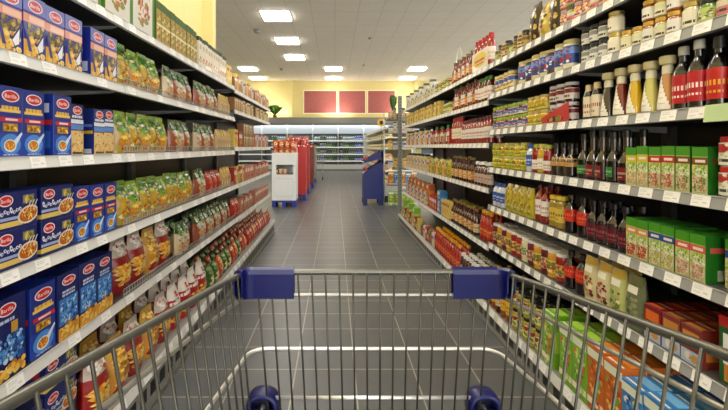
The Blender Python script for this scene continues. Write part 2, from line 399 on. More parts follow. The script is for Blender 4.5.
k_carton('pinkbox', 'cracker_box', 'salmon pink cracker box', .1, .08, .15, 'cf8c74', apk)
def ar(a): a.rect(.1, .55, .9, .8, 'f0ece6'); a.scatter(.1, .1, .9, .5, 18, .14, .06, ['e8a040', '8a1818', 'e0c090'], 3)
k_carton('redbox', 'tomato_box', 'red box with white band', .08, .07, .16, 'b83228', ar)
def acb(a): a.rect(.0, .7, 1, .85, '7a5a3c'); a.scatter(.1, .1, .9, .6, 18, .14, .06, ['c8a868', 'b0844c', 'f0e4c8', '8a9a5a'], 3)
k_carton('creambox', 'cookie_box', 'cream cookie box with brown band', .08, .07, .13, 'ddcda4', acb)
def awb(a): a.rect(.0, .6, 1, .8, '4a6ab0'); a.scatter(.1, .1, .9, .55, 18, .14, .06, ['d8c890', 'b0b8c8', 'e8e0c8'], 3)
k_carton('whitebox', 'sugar_box', 'white box with blue band', .085, .07, .15, 'dcd8d0', awb)
# risotto boxes
def risotto(name, band, food, desc):
    def art(a):
        a.rect(0, .8, 1, 1, '5aa02e'); a.rect(0, .76, 1, .8, 'a8c860'); a.rect(0, .62, 1, .78, band); a.rect(.2, .67, .85, .73, 'f4e8e0')
        a.rect(0, 0, 1, .62, 'd6d8a0'); a.scatter(.0, .36, 1, .63, 60, .1, .03, ['9cc43c', 'c8d868', '7ab038', 'f0f0e0', 'e8e4d0', 'd8dc90', 'b8cc70'], 3)
        a.ell(.52, .22, .46, .19, 'efe9dc'); a.scatter(.08, .05, .96, .39, 110, .075, .025, food + ['e8dcc0'], 5)
    k_carton(name, 'rice_mix_box', desc, .0545, .15, .15, '3c8a2c', art, side=[(0, 0, 1, 1, '2f7d28'), (.1, .64, .9, .76, band), (.25, .05, .6, .28, 'c8ccc0'), (.4, .36, .6, .6, '4f9a3c')], top=[(0, 0, 1, 1, '4f9a3c')])
risotto('risY', 'e0c838', ['e0c890', 'c8b070', 'f0e0b8', 'd8b880'], 'green rice box, yellow band')
risotto('risR', 'c83040', ['c87850', 'd8a078', 'b86040', 'e8c8a0'], 'green rice box, red band')
risotto('risB', '8a5a34', ['c8a870', 'd8c8a0', 'b89060', '7aa040'], 'green rice box, brown band')
risotto('risO', 'e0a070', ['d07030', 'c05a24', 'e08a40', 'b84a20'], 'green rice box, peach band')
risotto('risU', '2f5aa8', ['d8cc88', 'e8e0a8', 'a8b858', 'c8b870'], 'green rice box, blue band')
risotto('risP', 'd86a64', ['e0b8a0', 'd0a080', 'e8c8b8', 'b8a870'], 'green rice box, pink band')
def soupbox(name, c1, c2, desc):
    def art(a):
        a.rect(0, .0, 1, .35, 'b8c4d8'); a.rect(.1, .55, .9, .85, c2); a.scatter(.1, .02, .9, .35, 10, .15, .1, ['e8e0d0', 'c8a060', 'd8d8e0'], 4)
    k_carton(name, 'soup_box', desc, .075, .075, .125, c1, art, side=[(.2, .2, .8, .6, c2)], top=[(.1, .1, .9, .35, c2), (.05, .6, .95, .66, 'e8d8c8')])
soupbox('soupM', '8c1f2c', 'e07a30', 'low maroon soup box')
soupbox('soupO', '8e4238', 'cc9248', 'low rust soup box')
def agr(a):
    a.rect(0, .84, 1, 1, 'c02c28'); 
    for x in (.25, .65): a.rect(x-.1, .3, x+.1, .75, 'e8ece8'); a.rect(x-.07, .05, x+.07, .3, 'c8903c')
k_carton('greenstick', 'dressing_box', 'green dressing box with white bottles', .09, .08, .2, '2f6a3a', agr, side=[(0, 0, 1, 1, 'b02420'), (.2, .2, .8, .6, 'd86050')], top=[(0, 0, 1, 1, 'b82a28'), (.1, .4, .9, .55, 'f0e8e0')])
def drinkbox(name, c, pal, desc, h=.27, w=.1):
    def art(a):
        a.rect(0, .82, 1, .95, 'e8ecd8'); a.scatter(.05, .25, .95, .8, 30, .14, .05, pal, 4); a.rect(0, .1, 1, .2, 'f0ead8'); a.scatter(.2, .02, .9, .25, 8, .1, .03, pal, 5)
    k_carton(name, 'drink_carton', desc, w, .09, h, c, art, side=[(.1, .3, .9, .7, pal[0])], top=[(.06, .1, .94, .2, 'f0f0e8'), (.06, .45, .94, .9, pal[0])], cat='carton')
drinkbox('limebox', '8cbc3c', ['b8d860', 'e8e8c0', '6aa030', 'e08050', 'd8e080'], 'lime green food carton')
drinkbox('orangebox', 'd07828', ['e89a40', 'b85a20', 'f0d090', '8ab040', 'c84828'], 'orange food carton')
drinkbox('bluebox', '4f92cc', ['8cc0e8', '2f62b0', 'f0d860', 'e8eef8', '3a3a60'], 'sky blue food carton', .25)
drinkbox('navybox', '2c3f9c', ['4a6ad0', '1f2c70', 'e8b040', 'd8e0f4'], 'royal blue food carton', .22)

# jars and bottles ---------------------------------------------------
def jar(name, obj, desc, r, h, glass, lid, lab, lab2=None, lv=(.15, .68), lidm='plastic', pal=None, cat='jar', lidh=.013, span=250, n=16):
    b = M('glass'); hb = h - lidh
    b.lathe([(r*.86, 0), (r, .005), (r, hb-.016), (r*.93, hb-.008), (r*.82, hb-.002), (r*.82, hb+.002)], glass, n)
    l = M(lidm); l.lathe([(r*.9, hb-.004), (r*.93, hb-.002), (r*.93, h-.002), (r*.88, h)], lid, n)
    def f(u, v, o):
        t = math.radians(span)*(u-.5); rr = r+.0006+o
        return (rr*math.cos(t), rr*math.sin(t), v*h)
    e = M('card'); a = Art(e, f, 12, off=.0002)
    if lab:
        a.rect(0, lv[0], 1, lv[1], lab)
        if lab2: a.rect(0, lv[0]+(lv[1]-lv[0])*.55, 1, lv[1]-.04, lab2)
        a.rect(.36, lv[0]+.1, .64, lv[0]+.2, '55504a')
        if pal: a.scatter(.2, lv[0], .8, lv[1], 22, .045, .05, pal, 3)
    kind(name, obj, desc, cat, 2*r, 2*r, h, b, (('lid', l),) + ((('label', e),) if lab else ()))
jar('jcream', 'sauce_jar', 'gold lidded jar, cream label', .027, .078, 'c9b070', 'c8a24a', 'e9e2c8', 'dfe0b8', (.08, .66), 'metallid')
jar('jamber', 'honey_jar', 'gold lidded amber jar', .028, .08, 'a8622c', 'c8a24a', 'ece8e0', None, (.12, .66), 'metallid')
jar('jwhite', 'horseradish_jar', 'white jar with gold lid', .031, .09, 'e0d8b8', 'c0a860', 'f0ead6', None, (.1, .7), 'metallid')
jar('jdark', 'olive_jar', 'dark lidded jar, white label', .028, .082, '3a3226', '2c2c34', 'dcdcd6', '9a9a98', (.1, .7))
jar('jblue', 'mayonnaise_jar', 'tall cream jar, blue label', .04, .148, 'ded8b8', 'd8cc9a', '2c4f9c', '7f9fd8', (.2, .78), pal=['e8e8f0', '4a74c0', 'c03040'])
jar('jblue2', 'dressing_jar', 'dark jar with violet label', .038, .14, '5a2c20', 'd0c090', '3c4a90', 'a8a8d0', (.25, .78), pal=['e8e8f0', '4a54b0'])
jar('jmust', 'mustard_jar', 'yellow blue mustard jar, gold lid', .036, .12, 'c89838', 'd8cc9a', 'e8dcb0', '4a74b8', (.15, .75), pal=['e0b038', '3c68b0'])
jar('jlime', 'small_sauce_jar', 'small jar with lime lid', .031, .08, 'b88438', '9cc040', 'd8dce0', '4a70b8', (.1, .65), pal=['e08a30', 'b03828', '3c64b4'])
jar('jlimeR', 'relish_jar', 'red brown jar with lime lid', .031, .08, '7a2c1c', '9cc040', 'e0d8d0', '5078bc', (.1, .5))
jar('jpink', 'spread_jar', 'small pink yellow jar', .028, .085, 'c86a5c', 'b8b0a8', 'e8b0a8', 'e8c860', (.15, .7), pal=['e8c040', 'd85a5a', 'f0e8e0'])
jar('jgreen', 'pesto_jar', 'green glass jar, dark lid', .029, .08, '7a9a3c', '2f3430', 'c8d088', None, (.12, .62), pal=['e8e8c0', '6a9030'])
jar('jpinkg', 'pickle_jar', 'rose label jar, grey lid', .029, .085, '8aa04a', '6a6a58', 'd88a8a', 'd8d8c0', (.12, .66))
jar('jredtray', 'cherry_jar', 'dark red jar, white lid', .034, .1, '4a1814', 'd8d4dc', 'd8d0cc', '8a2a34', (.15, .7))
jar('jyel', 'pepper_jar', 'yellow pepper jar', .034, .085, 'd0b030', 'c8b878', 'd8d060', None, (.1, .45), pal=['e8dc50', 'c87828', '8aa030'])
jar('jyel2', 'gherkin_jar', 'yellow green gherkin jar', .035, .088, 'b8b838', 'c8c070', 'e0d858', None, (.35, .7), pal=['e8e060', '98a830', '902c20'])
jar('jwlred', 'tomato_sauce_jar', 'white lidded red sauce jar', .036, .15, 'a83424', 'e4e2dc', 'd8b878', 'b84a30', (.2, .62), pal=['b83828', 'e8c070', '5a8a34'])
jar('jwlyel', 'curry_sauce_jar', 'white lidded yellow sauce jar', .036, .15, 'd8a838', 'e4e2dc', 'e8dc88', '9aa838', (.2, .62), pal=['d8a030', '6a9034', 'b84a30'])
jar('jwlmar', 'plum_sauce_jar', 'white lidded maroon sauce jar', .036, .15, '7a2828', 'd8d4dc', 'c8a890', '8a3c4c', (.2, .62), pal=['8a2c40', 'e0c8a0', 'd87838'])
jar('jwlcr', 'cream_sauce_jar', 'white lidded cream sauce jar', .036, .15, 'e0d8b8', 'e8e6e0', 'd8d0a8', '90a060', (.2, .62), pal=['d0b870', '80983c', 'f0ead8'])
jar('jblk', 'lentil_jar', 'black lidded preserve jar', .034, .13, 'b8a84c', '1c1c1a', 'd8d8a0', 'a83024', (.2, .7), pal=['7a9030', 'e0d8a0'])
jar('jbrn', 'chutney_jar', 'brown chutney jar with cream lid', .033, .11, '7c4426', 'd8c8a0', 'e0d0a0', '8a5a2c', (.2, .7))
jar('redcap', 'ready_meal_jar', 'white green jar with red cap', .03, .09, 'd8d8c8', 'c03030', 'e4e4d4', 'b83a3a', (.06, .8), pal=['7ab040', 'e8e8d8', 'c8c8a0'])
jar('jtin', 'tinned_fruit', 'pale yellow tin with green band', .04, .11, 'd8cc88', 'b8b8b4', 'e0d89a', '8aa048', (.1, .85), cat='tin', lidh=.004)
jar('jspice', 'spice_jar', 'dark brown spice jar', .026, .11, '4a3420', '2a241c', 'c8b060', '8a6a30', (.15, .65))

def bottle(name, obj, desc, r, h, glass, cap, lab, lab2=None, sh=.6, neck=.38, caph=.14, lv=(.12, .5), cat='bottle', pal=None, capm='plastic', neckc=None, n=14, caprr=None, shape=None, span=240):
    b = M('glass'); zc = h*(1-caph)
    prof = shape or [(r*.85, 0), (r, .006), (r, h*sh*.9), (r*.92, h*sh), (r*(neck+.25), h*(sh+.09)), (r*neck, h*(sh+.16)), (r*neck, zc+.003)]
    nc = neckc or glass
    cols = [glass]*(len(prof)-1)
    for i in range(len(prof)-1):
        if prof[i][1] >= h*sh*1.1: cols[i] = nc
    b.lathe(prof, cols, n)
    cr = caprr if caprr else r*neck*1.22
    l = M(capm); l.lathe([(cr, zc), (cr*1.04, zc+.002), (cr, h-.003), (cr*.85, h)], cap, n)
    parts = [('cap', l)]
    if lab:
        def rad(z):
            for (r0, z0), (r1, z1) in zip(prof, prof[1:]):
                if z0 <= z <= z1 and z1 > z0: return r0+(r1-r0)*(z-z0)/(z1-z0)
            return r
        def f(u, v, o):
            t = math.radians(span)*(u-.5); rr = rad(v*h)+.0006+o
            return (rr*math.cos(t), rr*math.sin(t), v*h)
        e = M('card'); a = Art(e, f, 12, off=.0002)
        a.rect(0, lv[0], 1, lv[1], lab)
        if lab2:
            q = lv[1]-lv[0]; a.rect(.05, lv[0]+q*.45, .95, lv[0]+q*.62, lab2); a.rect(.3, lv[0]+q*.2, .7, lv[0]+q*.28, lab2)
        if pal: a.scatter(.15, lv[0], .85, lv[1], 20, .05, .035, pal, 3)
        parts.append(('label', e))
    kind(name, obj, desc, cat, 2*r, 2*r, h, b, tuple(parts))
bottle('ketchup', 'ketchup_bottle', 'red ketchup bottle with yellow label', .034, .26, 'a82820', 'b83038', 'e8dcd0', 'c8b028', .68, .5, .17, (.2, .58))
bottle('ketchupY', 'squeeze_ketchup_bottle', 'red bottle with yellow cap', .034, .24, 'b03424', 'e0a82c', 'c84030', 'e8c860', .62, .42, .12, (.15, .55))
bottle('brownsauce', 'brown_sauce_bottle', 'brown bottle, orange label', .03, .225, '542414', '7a8a3c', 'd08a38', 'e8c880', .55, .36, .1, (.12, .45), neckc='6a3018')
bottle('brownsauce2', 'steak_sauce_bottle', 'brown bottle, cream label', .03, .22, '4a2014', 'a8763c', 'dccfa8', '8a3020', .55, .36, .1, (.12, .45))
bottle('redwhite', 'chili_bottle', 'red bottle with white label', .029, .21, '9a3020', '7c2c20', 'e6e0da', 'b03030', .66, .4, .1, (.2, .6))
bottle('redgreen', 'tabasco_bottle', 'dark red bottle, green cap', .03, .2, '6a1c18', '5a9034', 'e8e2da', 'c83038', .68, .5, .17, (.15, .6))
bottle('whitecap', 'syrup_bottle', 'brown bottle with white cap', .032, .19, '5c2c20', 'e8e6e2', 'c8b8a8', '9a3c34', .62, .5, .14, (.12, .5))
bottle('beigecap', 'balsamic_bottle', 'dark bottle with beige cap', .024, .165, '2a1c14', 'd8c49c', 'e2d8c0', 'a83030', .7, .5, .26, (.08, .66))
bottle('soy', 'soy_sauce_bottle', 'black bottle, red label, white cap', .031, .222, '231813', 'e0ded8', 'c42430', 'f2e4e0', .6, .4, .14, (.1, .54), neckc='3a3a40')
bottle('soyblack', 'worcester_bottle', 'black capped bottle, red yellow label', .031, .215, '201812', '2c2c30', 'c82c28', 'e8b838', .6, .4, .18, (.1, .54))
bottle('greybot', 'vinegar_bottle', 'dark grey shouldered bottle', .036, .205, '3a3c40', '26282c', 'b8303a', 'e0d8d8', .52, .42, .16, (.14, .4), span=90)
bottle('oil', 'oil_bottle', 'dark oil bottle with amber shoulders', .032, .225, '2e1d16', '26241c', '8a2428', 'c8b0a0', .42, .38, .14, (.06, .3), neckc='5a4a30', span=90)
bottle('oilgreen', 'olive_oil_bottle', 'dark oil bottle with green label', .031, .215, '241f16', '2c2c22', '3f8a4c', 'c8d0a0', .46, .38, .14, (.1, .3), neckc='544830', span=110)
bottle('tanlabel', 'cider_bottle', 'dark bottle with tan shoulder', .03, .17, '3a2c1a', '2f2a20', 'c8a468', '8a5a2c', .5, .45, .16, (.3, .55))
bottle('maroon', 'wine_sauce_bottle', 'black bottle with maroon label', .031, .185, '221414', '2a2020', '6a1c2c', 'b86a70', .55, .42, .15, (.12, .45))
bottle('redlabel', 'pepper_sauce_bottle', 'black bottle with scarlet label', .032, .19, '201610', '3c3020', 'd03a28', 'e88a50', .62, .4, .14, (.3, .62))
bottle('yelcap', 'garlic_sauce_bottle', 'yellow capped jar bottle', .033, .17, 'a8903c', 'e0cc50', 'd8c058', '6a2c20', .68, .7, .12, (.2, .62))
bottle('bluewhite', 'cooking_oil_bottle', 'white and blue small bottle', .03, .17, 'd0d4dc', '4a6ab0', '3c64b0', 'e8e8f0', .65, .5, .16, (.2, .6))
bottle('yellowbot', 'mustard_bottle', 'clear yellow bottle, white label', .031, .165, 'd0ac38', 'e0d080', 'ece8e0', 'c88a30', .7, .6, .14, (.15, .5))
bottle('redbody', 'paprika_bottle', 'red bottle with white lower label', .031, .165, 'a03424', 'b8c050', 'eae6e0', 'a83030', .7, .6, .14, (.12, .45))
bottle('juice', 'juice_bottle', 'amber juice bottle, yellow label', .036, .24, 'a0521c', '241c14', 'e0c040', 'b83a20', .62, .4, .1, (.2, .55), neckc='b87828')
bottle('juicer', 'cola_bottle', 'dark red bottle, cream label', .036, .24, '6a1c14', 'c8b040', 'e0d4a8', 'c03424', .62, .4, .1, (.2, .55))
def conebottle(name, col, desc, obj):
    r, h = .03, .198
    prof = [(r*.9, 0), (r, .008), (r*.98, .03), (r*.52, h*.72), (r*.5, h*.76)]
    b = M('glass'); b.lathe(prof, col, 16)
    sh = M('plastic'); sh.lathe([(r*.56, h*.68), (r*.58, h*.7), (r*.55, h*.82), (r*.45, h*.84)], 'e8e2cc', 16)
    l = M('plastic'); l.lathe([(r*.5, h*.84), (r*.8, h*.86), (r*.84, h*.9), (r*.84, h*.985), (r*.78, h)], 'd8cfa8', 16)
    def f(u, v, o):
        z = v*h; rr = r if z < .03 else r + (r*.52-r)*(z-.03)/(h*.72-.03)
        t = math.radians(200)*(u-.5); rr += .0008+o
        return (rr*math.cos(t), rr*math.sin(t), z)
    e = M('card'); a = Art(e, f, 12, off=.0003)
    for k in range(8): a.rect(.15, .04+k*.075, .8-k*.05, .04+k*.075+.076, 'f2eee2')
    for k in range(4): a.rect(.42, .14+k*.1, .66-k*.06, .152+k*.1, 'c4beb0')
    kind(name, obj, desc, 'bottle', 2*r, 2*r, h, b, (('collar', sh), ('cap', l), ('label', e)))
conebottle('coneA', '3a2a20', 'conical squeeze bottle, dark brown sauce', 'dressing_bottle')
conebottle('coneB', '8c3a20', 'conical squeeze bottle, russet sauce', 'dressing_bottle')
conebottle('coneC', 'd8b418', 'conical squeeze bottle, yellow sauce', 'dressing_bottle')
conebottle('coneD', 'cfc87a', 'conical squeeze bottle, pale green sauce', 'dressing_bottle')
conebottle('coneE', 'cf9c66', 'conical squeeze bottle, salmon sauce', 'dressing_bottle')
# pouches
def k_pouch(name, col, top, pal, desc):
    m, a = bag_body(.088, .05, .205, col, None, .97)
    a.rect(.02, .84, .98, .98, top); a.rect(.2, .66, .8, .8, 'f4f0e0'); a.scatter(.1, .1, .9, .62, 26, .1, .045, pal, 3)
    kind(name, 'soup_pouch', desc, 'pouch', .088, .05, .205, m)
k_pouch('pouchA', 'dcd2a8', 'e0b838', ['a83024', 'e8e0c0', 'd8a040', '7a3020', 'f0ead0'], 'cream soup pouch with beetroot picture')
k_pouch('pouchB', 'e0d8b0', 'd8b040', ['c86020', 'e8e0c0', 'a82c24', '6a3a20', 'f0ead0'], 'cream soup pouch with chili picture')
k_pouch('pouchC', 'c8cc8c', 'd8b840', ['7aa03c', 'e8e0c0', 'b8c870', 'a85a30'], 'pale green soup pouch')
k_pouch('pouchD', '7c8460', '8a8c5c', ['5a6840', 'a8a880', '9aa070'], 'grey green soup pouch')
def k_dried():
    m, a = bag_body(.1, .07, .235, '3a2a1c', '4a3420', .95)
    a.scatter(.03, .03, .97, .97, 80, .1, .05, ['5a3c20', '2a1c14', '8a6a34', 'd8b058', '4a2c1c', 'e0c880'], 4)
    kind('dried', 'dried_mushroom_bag', 'dark bag of dried mushrooms', 'food bag', .1, .07, .235, m)
    m, a = bag_body(.1, .07, .2, 'e0c868', None, .95)
    a.scatter(.03, .03, .97, .97, 60, .1, .05, ['e8d888', 'd0b040', 'f0e8b0', '5a4020', 'c89038'], 4)
    kind('corn', 'popcorn_bag', 'yellow corn bag', 'food bag', .1, .07, .2, m)
k_dried()
def k_yellowpack():
    m, a = bag_body(.09, .06, .18, 'd0c034', None, .95)
    a.scatter(.03, .03, .97, .97, 60, .1, .05, ['e0d048', 'b8b030', 'f0e8a0', '8aa030', 'e8e4d8', 'c88a30'], 4)
    kind('yelpack', 'pickle_pouch', 'bright yellow pickle pouch', 'pouch', .09, .06, .18, m)
k_yellowpack()

# ------------------------------------------------------------------ placing goods
ONES = 'zeroth first second third fourth fifth sixth seventh eighth ninth tenth eleventh twelfth thirteenth fourteenth fifteenth sixteenth seventeenth eighteenth nineteenth'.split()
TENS = {20: 'twenty', 30: 'thirty', 40: 'forty', 50: 'fifty', 60: 'sixty', 70: 'seventy', 80: 'eighty', 90: 'ninety'}
TENTH = {20: 'twentieth', 30: 'thirtieth', 40: 'fortieth', 50: 'fiftieth', 60: 'sixtieth', 70: 'seventieth', 80: 'eightieth', 90: 'ninetieth'}
def ordinal(n):
    if n < 20: return ONES[n]
    t, r = n//10*10, n % 10
    return TENTH[t] if r == 0 else TENS[t]+'-'+ONES[r]
seen = {}
def put(kn, loc, rot, where, extra='', far=False, scale=1., tilt=0.):
    k = KINDS[kn]
    if far:
        if k.far is None:
            m = M(k.body.mat); m.merge(k.body)
            for _, p in k.parts: m.merge(p)
            k.far = m.mesh(k.obj)
        me = k.far
    else:
        if k.me is None:
            k.me = k.body.mesh(k.obj); k.pme = [(n, p.mesh(n)) for n, p in k.parts]
        me = k.me
    o = bpy.data.objects.new(k.obj, me); C.objects.link(o)
    o.location = loc; o.rotation_euler = (tilt, 0, rot); o.scale = (1, 1, scale)
    if not far:
        for n, pm in k.pme:
            c = bpy.data.objects.new(n, pm); C.objects.link(c); c.parent = o
    key = (k.desc, where, extra); seen[key] = seen.get(key, 0)+1
    lab = f"{k.desc}, {ordinal(seen[key])} along {where}" + (f', {extra}' if extra else '')
    o['label'] = lab; o['category'] = k.cat; o['group'] = f"{k.desc.split(',')[0]} on {where}"
    return o

def run(side, X, z, y0, y1, kinds, where, tiers=1, rows=1, gap=.004, far=None, jit=1., back=0., rowgap=.006, drop=0.):
    """a facing of goods along a shelf from y0 (near the shopper) to y1; side -1 = pasta rack, +1 = sauce rack"""
    kinds = kinds.split() if isinstance(kinds, str) else kinds
    if side < 0 and 1.8 < y0 < 3.78 and z > .5 and z < 1.8: back = max(back, .011)
    y = y0; i = 0
    while True:
        k = KINDS[kinds[i % len(kinds)]]
        if y + k.w > y1 + .01: break
        isfar = (y > 3.1) if far is None else far
        if not (drop and rnd.random() < drop):
            setb = back + rnd.uniform(0, .005)*jit
            for r in range(rows):
                for t in range(tiers):
                    if t and rnd.random() < .04: continue
                    sc = 1 if tiers > 1 else rnd.uniform(.98, 1.02)
                    x = X + side*(setb + k.d/2 + r*(k.d+rowgap))
                    ex = []
                    if tiers == 2: ex.append(('lower', 'upper')[t]+' tier')
                    elif tiers > 2: ex.append(('bottom', 'middle', 'top')[min(t, 2)]+' tier')
                    if r: ex.append(ONES[r+1]+' row')
                    isbag = k.body.mat == 'film'
                    a = rnd.uniform(-1, 1)*(.012 if not isbag else .028)*jit*(.3 if rows > 1 else 1)
                    if k.body.mat == 'glass': a = rnd.uniform(-.35, .35)
                    put(kinds[i % len(kinds)], (x, y+k.w/2, z+.0005+t*(k.h+.0005)), (0 if side < 0 else PI)+a, where, ' '.join(ex), isfar or r > 0, sc)
        y += k.w + gap; i += 1
    return y

# ------------------------------------------------------------------ shelving
def tag_mesh():
    m = M('card'); m.box(-.001, 0, -.0325, .0325, -.0185, .0185, 'f8f7f4')
    a = Art(m, lambda u, v, o: (-.001-o, (.5-u)*.065, (v-.5)*.037))
    a.lines(.12, .8, .6, 2, .06, .1, 'd8d5d2', 2); a.rect(.62, .3, .85, .42, 'e4d6dc'); a.rect(.1, .26, .45, .31, 'd4d1ce')
    return m.mesh('price_tag')
TAG = tag_mesh()
def unit(side, Xf, Xb, y0, y1, levels, Xbase, zbase, name, label, tags=True, fence=(), ztop=1.95, lipcol='dcdbd7', talk=None):
    """one gondola bay: back panel, shelves with price rails, plinth"""
    u = empty(name, (Xb, (y0+y1)/2, 0)); tag(u, label, 'shelving', 'pasta shelving bays' if side < 0 else 'sauce shelving bays')
    u['label'] = label
    def P(mb, n, par=u):
        # world-space builder -> object local to unit
        o = mb.build(n, par)
        o.location = (-Xb, -(y0+y1)/2, 0) if par is u else (0, 0, 0)
        return o
    m = M('paint'); m.box(min(Xb, Xb+side*.02), max(Xb, Xb+side*.02), y0, y1, .0, ztop, '1e1e1c'); P(m, 'back_panel')  # near-black colour carries the shade deep behind the goods
    for yy in (y0+.0005, y1-.0305):
        m = M('paint'); m.box(min(Xb, Xb-side*.03), max(Xb, Xb-side*.03), yy, yy+.03, 0, ztop+.01, '4c4b46'); P(m, 'upright')
    sgn = -side   # towards the aisle
    def shelf(z, xf, thick=.028, n='shelf'):
        m = M('paint')
        xb = Xb - side*.031
        m.box(min(xf+side*.004, xb), max(xf+side*.004, xb), y0+.001, y1-.001, z-thick, z, '4a4a48')
        for yy in (y0+.002, y1-.008):   # brackets
            m.extrude([(xf+side*.03, z-thick), (xb, z-thick), (xb, z-thick-.03), (xf+side*.06, z-thick-.01)], 1, yy, yy+.006, '9c9c98')
        s = P(m, n)
        r = M('paint')   # price rail: a slightly slanting channel
        r.extrude([(xf+side*.004, z), (xf, z), (xf-side*.008, z-.037), (xf+side*.004, z-.04)], 1, y0+.002, y1-.002, lipcol)
        r.box(min(xf, xf-side*.0035), max(xf, xf-side*.0035), y0+.002, y1-.002, z-.0005, z+.002, 'c4c3be')
        ro = r.build('price_rail', s)
        if z in fence:
            w = M('chrome')
            for zz in (z+.01, z+.034):
                w.tube([(xf+side*.006, y0+.01, zz), (xf+side*.006, y1-.01, zz)], .0018, 'b8b8b4', 5, 'chrome')
            k = int((y1-y0)/.025)
            for i in range(k+1):
                yy = y0+.012+i*(y1-y0-.024)/k
                w.tube([(xf+side*.006, yy, z+.001), (xf+side*.006, yy, z+.034)], .0013, 'b8b8b4', 4, 'chrome')
            w.build('front_wire_grille', s)
        return s, xf, z
    allz = list(levels)
    for z in allz: 
        s, xf, zz = shelf(z, Xf)
        if tags:
            yy = y0+.04+rnd.uniform(0, .04)
            while yy < y1-.04:
                t = bpy.data.objects.new('price_tag', TAG); C.objects.link(t); t.parent = s
                t.location = (xf-side*.0055, yy, zz-.0182); 
                t.rotation_euler = (0, math.radians(12), PI if side < 0 else 0)
                yy += rnd.choice((.108, .11, .114)) if side > 0 else rnd.choice((.13, .2, .27, .3))
    # base
    m = M('paint')
    xb = Xb - side*.031
    m.box(min(Xbase+side*.004, xb), max(Xbase+side*.004, xb), y0+.001, y1-.001, zbase-.03, zbase, '8a8984')
    s = P(m, 'base_shelf')
    r = M('paint')
    r.extrude([(Xbase+side*.004, zbase+.012), (Xbase, zbase+.012), (Xbase-side*.012, zbase-.03), (Xbase+side*.004, zbase-.035)], 1, y0+.002, y1-.002, 'cfcec9')
    r.build('price_rail', s)
    for yy0 in ([y0+.06+i*.13 for i in range(7)] if (tags and y0 < 4) else []):
        t = bpy.data.objects.new('price_tag', TAG); C.objects.link(t); t.parent = s
        t.location = (Xbase-side*.0075, yy0, zbase-.008); t.rotation_euler = (0, math.radians(15), PI if side < 0 else 0)
    m = M('paint')
    xk = Xbase + side*.006
    m.box(min(xk, xk+side*.02), max(xk, xk+side*.02), y0+.001, y1-.001, 0, zbase-.035, '8f8e88')
    n = int((y1-y0)/.1)
    for i in range(n):
        ya = y0+.02+i*.1
        m.box(min(xk-side*.001, xk+side*.002), max(xk-side*.001, xk+side*.002), ya, ya+.062, zbase*.28, zbase*.62, '111111')
    m.box(min(xk-side*.012, xk), max(xk-side*.012, xk), y0+.001, y1-.001, 0.0, .018, '6c6b66')
    P(m, 'plinth')
    return u

NEARL = [1.82, 1.53, 1.22, .89, .57]; FARL = [1.80, 1.605, 1.25, .89, .57]
NEARR = [1.865, 1.64, 1.376, 1.10, .82, .54]; FARR = [1.865, 1.60, 1.28, .94, .51]
XL, XR, XLB, XRB = -.95, 1.15, -.88, 1.06
XLbk, XRbk = -1.44, 1.66
bays = ['first', 'second', 'third', 'fourth', 'fifth', 'sixth']
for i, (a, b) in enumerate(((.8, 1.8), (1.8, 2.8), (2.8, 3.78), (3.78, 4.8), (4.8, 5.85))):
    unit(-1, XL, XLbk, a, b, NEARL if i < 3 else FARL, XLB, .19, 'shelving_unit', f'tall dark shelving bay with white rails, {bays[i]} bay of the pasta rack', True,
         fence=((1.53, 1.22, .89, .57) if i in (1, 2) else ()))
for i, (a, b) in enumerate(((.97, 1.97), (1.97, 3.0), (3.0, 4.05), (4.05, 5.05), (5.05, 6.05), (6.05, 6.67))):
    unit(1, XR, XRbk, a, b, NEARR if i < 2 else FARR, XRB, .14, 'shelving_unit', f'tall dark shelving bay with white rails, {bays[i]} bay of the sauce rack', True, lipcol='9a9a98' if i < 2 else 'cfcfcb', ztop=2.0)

# the pale green shelf talker on the third sauce shelf
m = M('plastic'); m.extrude([(-.004, 0), (0, .0), (-.006, -.052), (-.01, -.052)], 1, 0, .2, 'c9dcae')
g = m.build('shelf_talker', None, (XR-.0082, 1.03, 1.378)); tag(g, 'pale green strip hung on the third sauce shelf rail', 'sign')

# ------------------------------------------------------------------ goods on the pasta rack
S = ['the top pasta shelf', 'the second pasta shelf', 'the third pasta shelf', 'the fourth pasta shelf', 'the fifth pasta shelf', 'the lowest pasta shelf']
FX = XL - .0085; FB = XLB - .02
L = lambda lv, y0, y1, ks, **kw: run(-1, FX if lv < 5 else FB, (NEARL if y0 < 3.7 else FARL)[lv] if lv < 5 else .19, y0, y1, ks, S[lv], **kw)
# top
L(0, .97, 1.67, 'bigcream', gap=.008); L(0, 1.675, 2.13, 'bigcream', gap=.006); L(0, 2.15, 2.79, 'greencarton', gap=.006); L(0, 2.83, 3.55, 'palecarton', gap=.004)
L(0, 3.56, 3.76, 'yellowbox'); L(0, 3.82, 4.75, 'brownbox yellowbox pinkbox brownbox whitebox'); L(0, 4.82, 5.82, 'brownbox pinkbox yellowbox brownbox whitebox')
# second
L(1, .94, 1.525, 'lasagne', gap=.003); L(1, 1.575, 1.775, 'lasagne', gap=.003)
L(1, 1.82, 2.25, 'greenbag greenbag2', back=.01); L(1, 2.33, 2.78, 'herbbag redherb', back=.01); L(1, 2.83, 3.4, 'redherb herbbag', back=.01, far=False); L(1, 3.41, 3.76, 'beigebag', back=.01)
L(1, 3.82, 4.2, 'brownbox'); L(1, 4.2, 4.76, 'creambox brownbox creambox'); L(1, 4.82, 5.82, 'brownbox creambox creambox')
